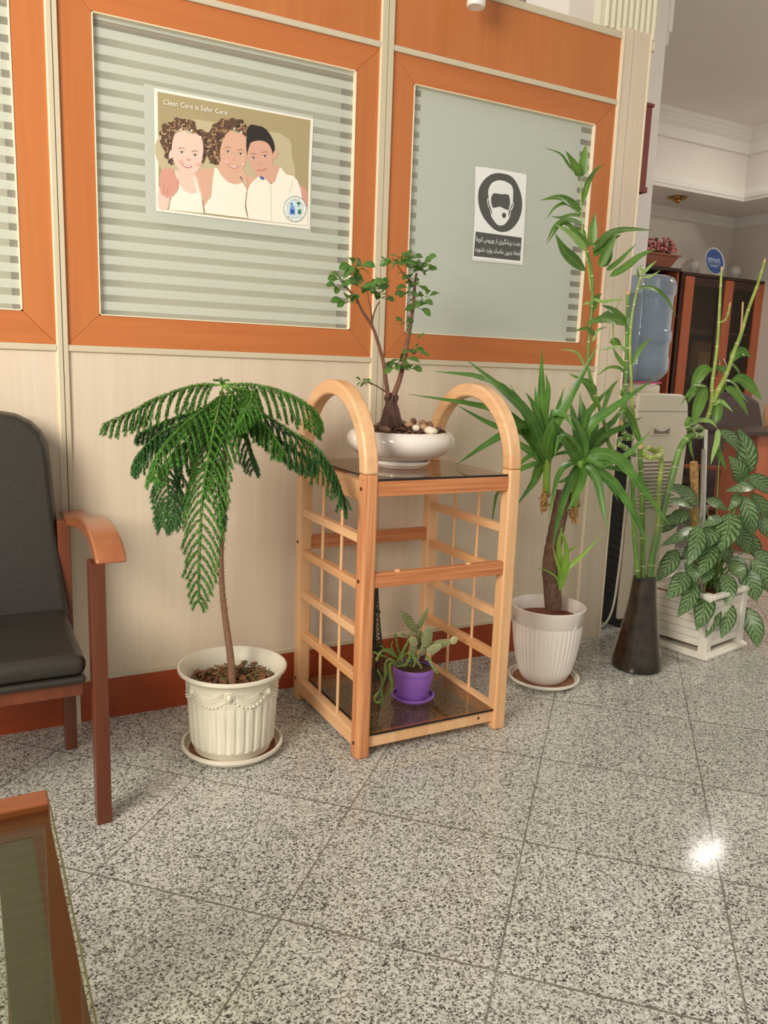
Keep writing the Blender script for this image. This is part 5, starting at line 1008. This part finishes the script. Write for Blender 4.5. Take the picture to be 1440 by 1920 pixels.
# plate and glass ornaments
pl=empty('decorative_plate',(4.60,2.86,ct),'blue and white decorative plate standing on the glass door cabinet','plate')
pcn=at(1338,491,2.86); r=.118; b=MB(); Rm=Matrix.Rotation(math.radians(78),3,'X')
def P3(x,y,z): return pcn+Rm@Vector((x,y,z))
rows=[]
for (rr,zz) in ((.001,.0),(.08,.0),(.10,.010),(.118,.016),(.118,.012),(.10,.004),(.08,-.006),(.001,-.006)): rows.append(b.add([P3(rr*math.cos(2*PI*k/40),rr*math.sin(2*PI*k/40),zz) for k in range(40)]))
for i in range(len(rows)-1):
    for k in range(40): b.face((rows[i]+k,rows[i]+(k+1)%40,rows[i+1]+(k+1)%40,rows[i+1]+k))
flat('plate_white',(216,214,214),.2); flat('plate_blue',(66,96,160),.25); flat('plate_pale_blue',(150,170,206),.25); flat('plate_navy',(40,50,96),.25)
b.build('plate_body','plate_white',pl,smooth=40)
def onplate(pts,mat,lay):
    b=MB(); q=b.add([P3(x,y,.0035+lay*.0006+(.0 if math.hypot(x,y)<.08 else (math.hypot(x,y)-.08)*.5)) for x,y in pts]); b.face(range(q,q+len(pts))); b.build('painted_view',mat,pl)
circ=[(.104*math.cos(2*PI*k/36),.104*math.sin(2*PI*k/36)) for k in range(36)]
b=MB(); rows=[b.add([P3(0,0,.0018)])]+[b.add([P3(rr*math.cos(2*PI*k/36),rr*math.sin(2*PI*k/36),zz) for k in range(36)]) for rr,zz in ((.08,.0018),(.10,.0118),(.106,.0138))]
for k in range(36): b.face((rows[0],rows[1]+k,rows[1]+(k+1)%36))
for i in (1,2):
    for k in range(36): b.m=0; b.face((rows[i]+k,rows[i+1]+k,rows[i+1]+(k+1)%36,rows[i]+(k+1)%36))
b.build('painted_ground','plate_blue',pl,smooth=60)
onplate([(-.074,.03),(-.03,.034),(.02,.026),(.074,.034),(.078,-.02),(.04,-.045),(-.04,-.045),(-.076,-.02)],'plate_pale_blue',0)
for (x,w,h) in ((-.06,.008,.03),(-.04,.012,.018),(-.022,.006,.04),(-.005,.014,.022),(.012,.006,.034),(.03,.012,.02),(.05,.01,.03),(.066,.006,.018)): onplate([(x-w/2,-.03),(x+w/2,-.03),(x+w/2,-.03+h),(x,-.03+h+.008),(x-w/2,-.03+h)],'plate_navy',1)
b=MB(); b.box(pcn.x-.03,pcn.x+.03,pcn.y-.01,pcn.y+.05,ct+.001,ct+.012); b.build('plate_stand','cab_dark',pl)
for (x,lab) in ((1300,'clear glass ornament left of the blue plate on the cabinet'),(1379,'clear glass ornament right of the blue plate on the cabinet')):
    v=at(x,508,2.86); o=empty('glass_ornament',(v.x,v.y,ct),lab,'ornament'); b=MB(); b.lathe([(.001,.001),(.03,.001),(.016,.012),(.014,.024),(.034,.04),(.045,.07),(.04,.10),(.028,.115),(.001,.117)],(v.x,v.y,ct),24); b.build('ornament_body','ornament_glass',o,smooth=50)
# dark leather armchair and desk
oc=empty('leather_office_chair',(3.1,1.6,0),'dark brown leather office chair behind the bamboo','chair')
oo=[(1300,930),(1296,850),(1303,790),(1325,748),(1360,735),(1395,736),(1418,750),(1426,790),(1432,850),(1436,930)]
pts=[at(x,y,1.62) for x,y in oo]; C0=sum(pts,Vector())/len(pts); n=len(pts)
b=MB(); i0=b.add(pts); i1=b.add([C0+(v-C0)*.92+Vector((0,-.045,0)) for v in pts]); i2=b.add([v+Vector((0,.06,0)) for v in pts])
b.face([i1+k for k in range(n)]); b.face([i2+k for k in range(n)][::-1])
for k in range(n): b.face((i0+k,i1+k,i1+(k+1)%n,i0+(k+1)%n)[::-1]); b.face((i0+k,i0+(k+1)%n,i2+(k+1)%n,i2+k)[::-1])
b.build('backrest','brownleather',oc,bevel=.02,seg=3,smooth=60)
zs=min(p.z for p in pts); xa=min(p.x for p in pts); xb=max(p.x for p in pts)
b=MB(); b.box(xa,xb,1.27,1.68,zs-.0,zs+.09); b.build('seat','brownleather',oc,bevel=.03,seg=3,smooth=60)
b=MB(); b.tube([((xa+xb)/2,1.47,.06),((xa+xb)/2,1.47,zs)],.03,12); b.build('gas_column','black',oc,smooth=40)
b=MB()
for k in range(5): a=k*2*PI/5+.3; b.bar(((xa+xb)/2,1.47,.08),((xa+xb)/2+.28*math.cos(a),1.47+.28*math.sin(a),.05),.04,.03)
b.build('star_base','cab_orange',oc)
for k in range(5): a=k*2*PI/5+.3; b=MB(); b.ball(((xa+xb)/2+.28*math.cos(a),1.47+.28*math.sin(a),.026),.026,.026,.026,10,6); b.build('castor','black',oc,smooth=60)
for x in (xa-.02,xb+.0): b=MB(); b.bar((x+.01,1.32,zs+.26),(x+.01,1.64,zs+.24),.05,.03); b.bar((x+.01,1.37,zs+.02),(x+.01,1.37,zs+.26),.03,.03,(0,1,0)); b.build('armrest','cab_orange',oc,bevel=.008)
dk_=empty('desk',(3.2,.9,0),'dark-topped orange wood desk at the right edge behind the silver-leaved plant','desk')
a=at(1376,810,.72); b=MB(); b.box(a.x,a.x+1.1,.72,1.06,a.z-.024,a.z+.002); b.build('desk_top','cab_dark',dk_,bevel=.004)
a2=at(1418,900,.76); b=MB(); q=b.add([(a2.x-.03,.76,a.z-.024),(a2.x+.03,.76,.0),(a2.x+.9,.76,0),(a2.x+.9,.76,a.z-.024)]); b.prism([b.v[q+k] for k in range(4)],(0,.025,0)); b.build('front_panel','cab_orange',dk_)
b=MB(); b.box(a2.x+.05,a2.x+.08,.785,1.04,0,a.z-.024); b.build('side_panel','cab_orange',dk_)
wc=empty('wooden_chair',(3.3,.86,.0),'light wood rounded chair back just visible at the right edge above the desk','chair')
v=at(1445,775,1.15); b=MB(); b.lathe([(.001,0),(.05,.0),(.072,.06),(.066,.12),(.03,.16),(.001,.165)],(v.x+.045,v.y,v.z-.085),24); b.build('back_rest','pine',wc,smooth=60)
b=MB(); b.tube([(v.x+.045,v.y,0),(v.x+.045,v.y,v.z-.08)],.018,10); b.build('back_post','pine',wc,smooth=60)
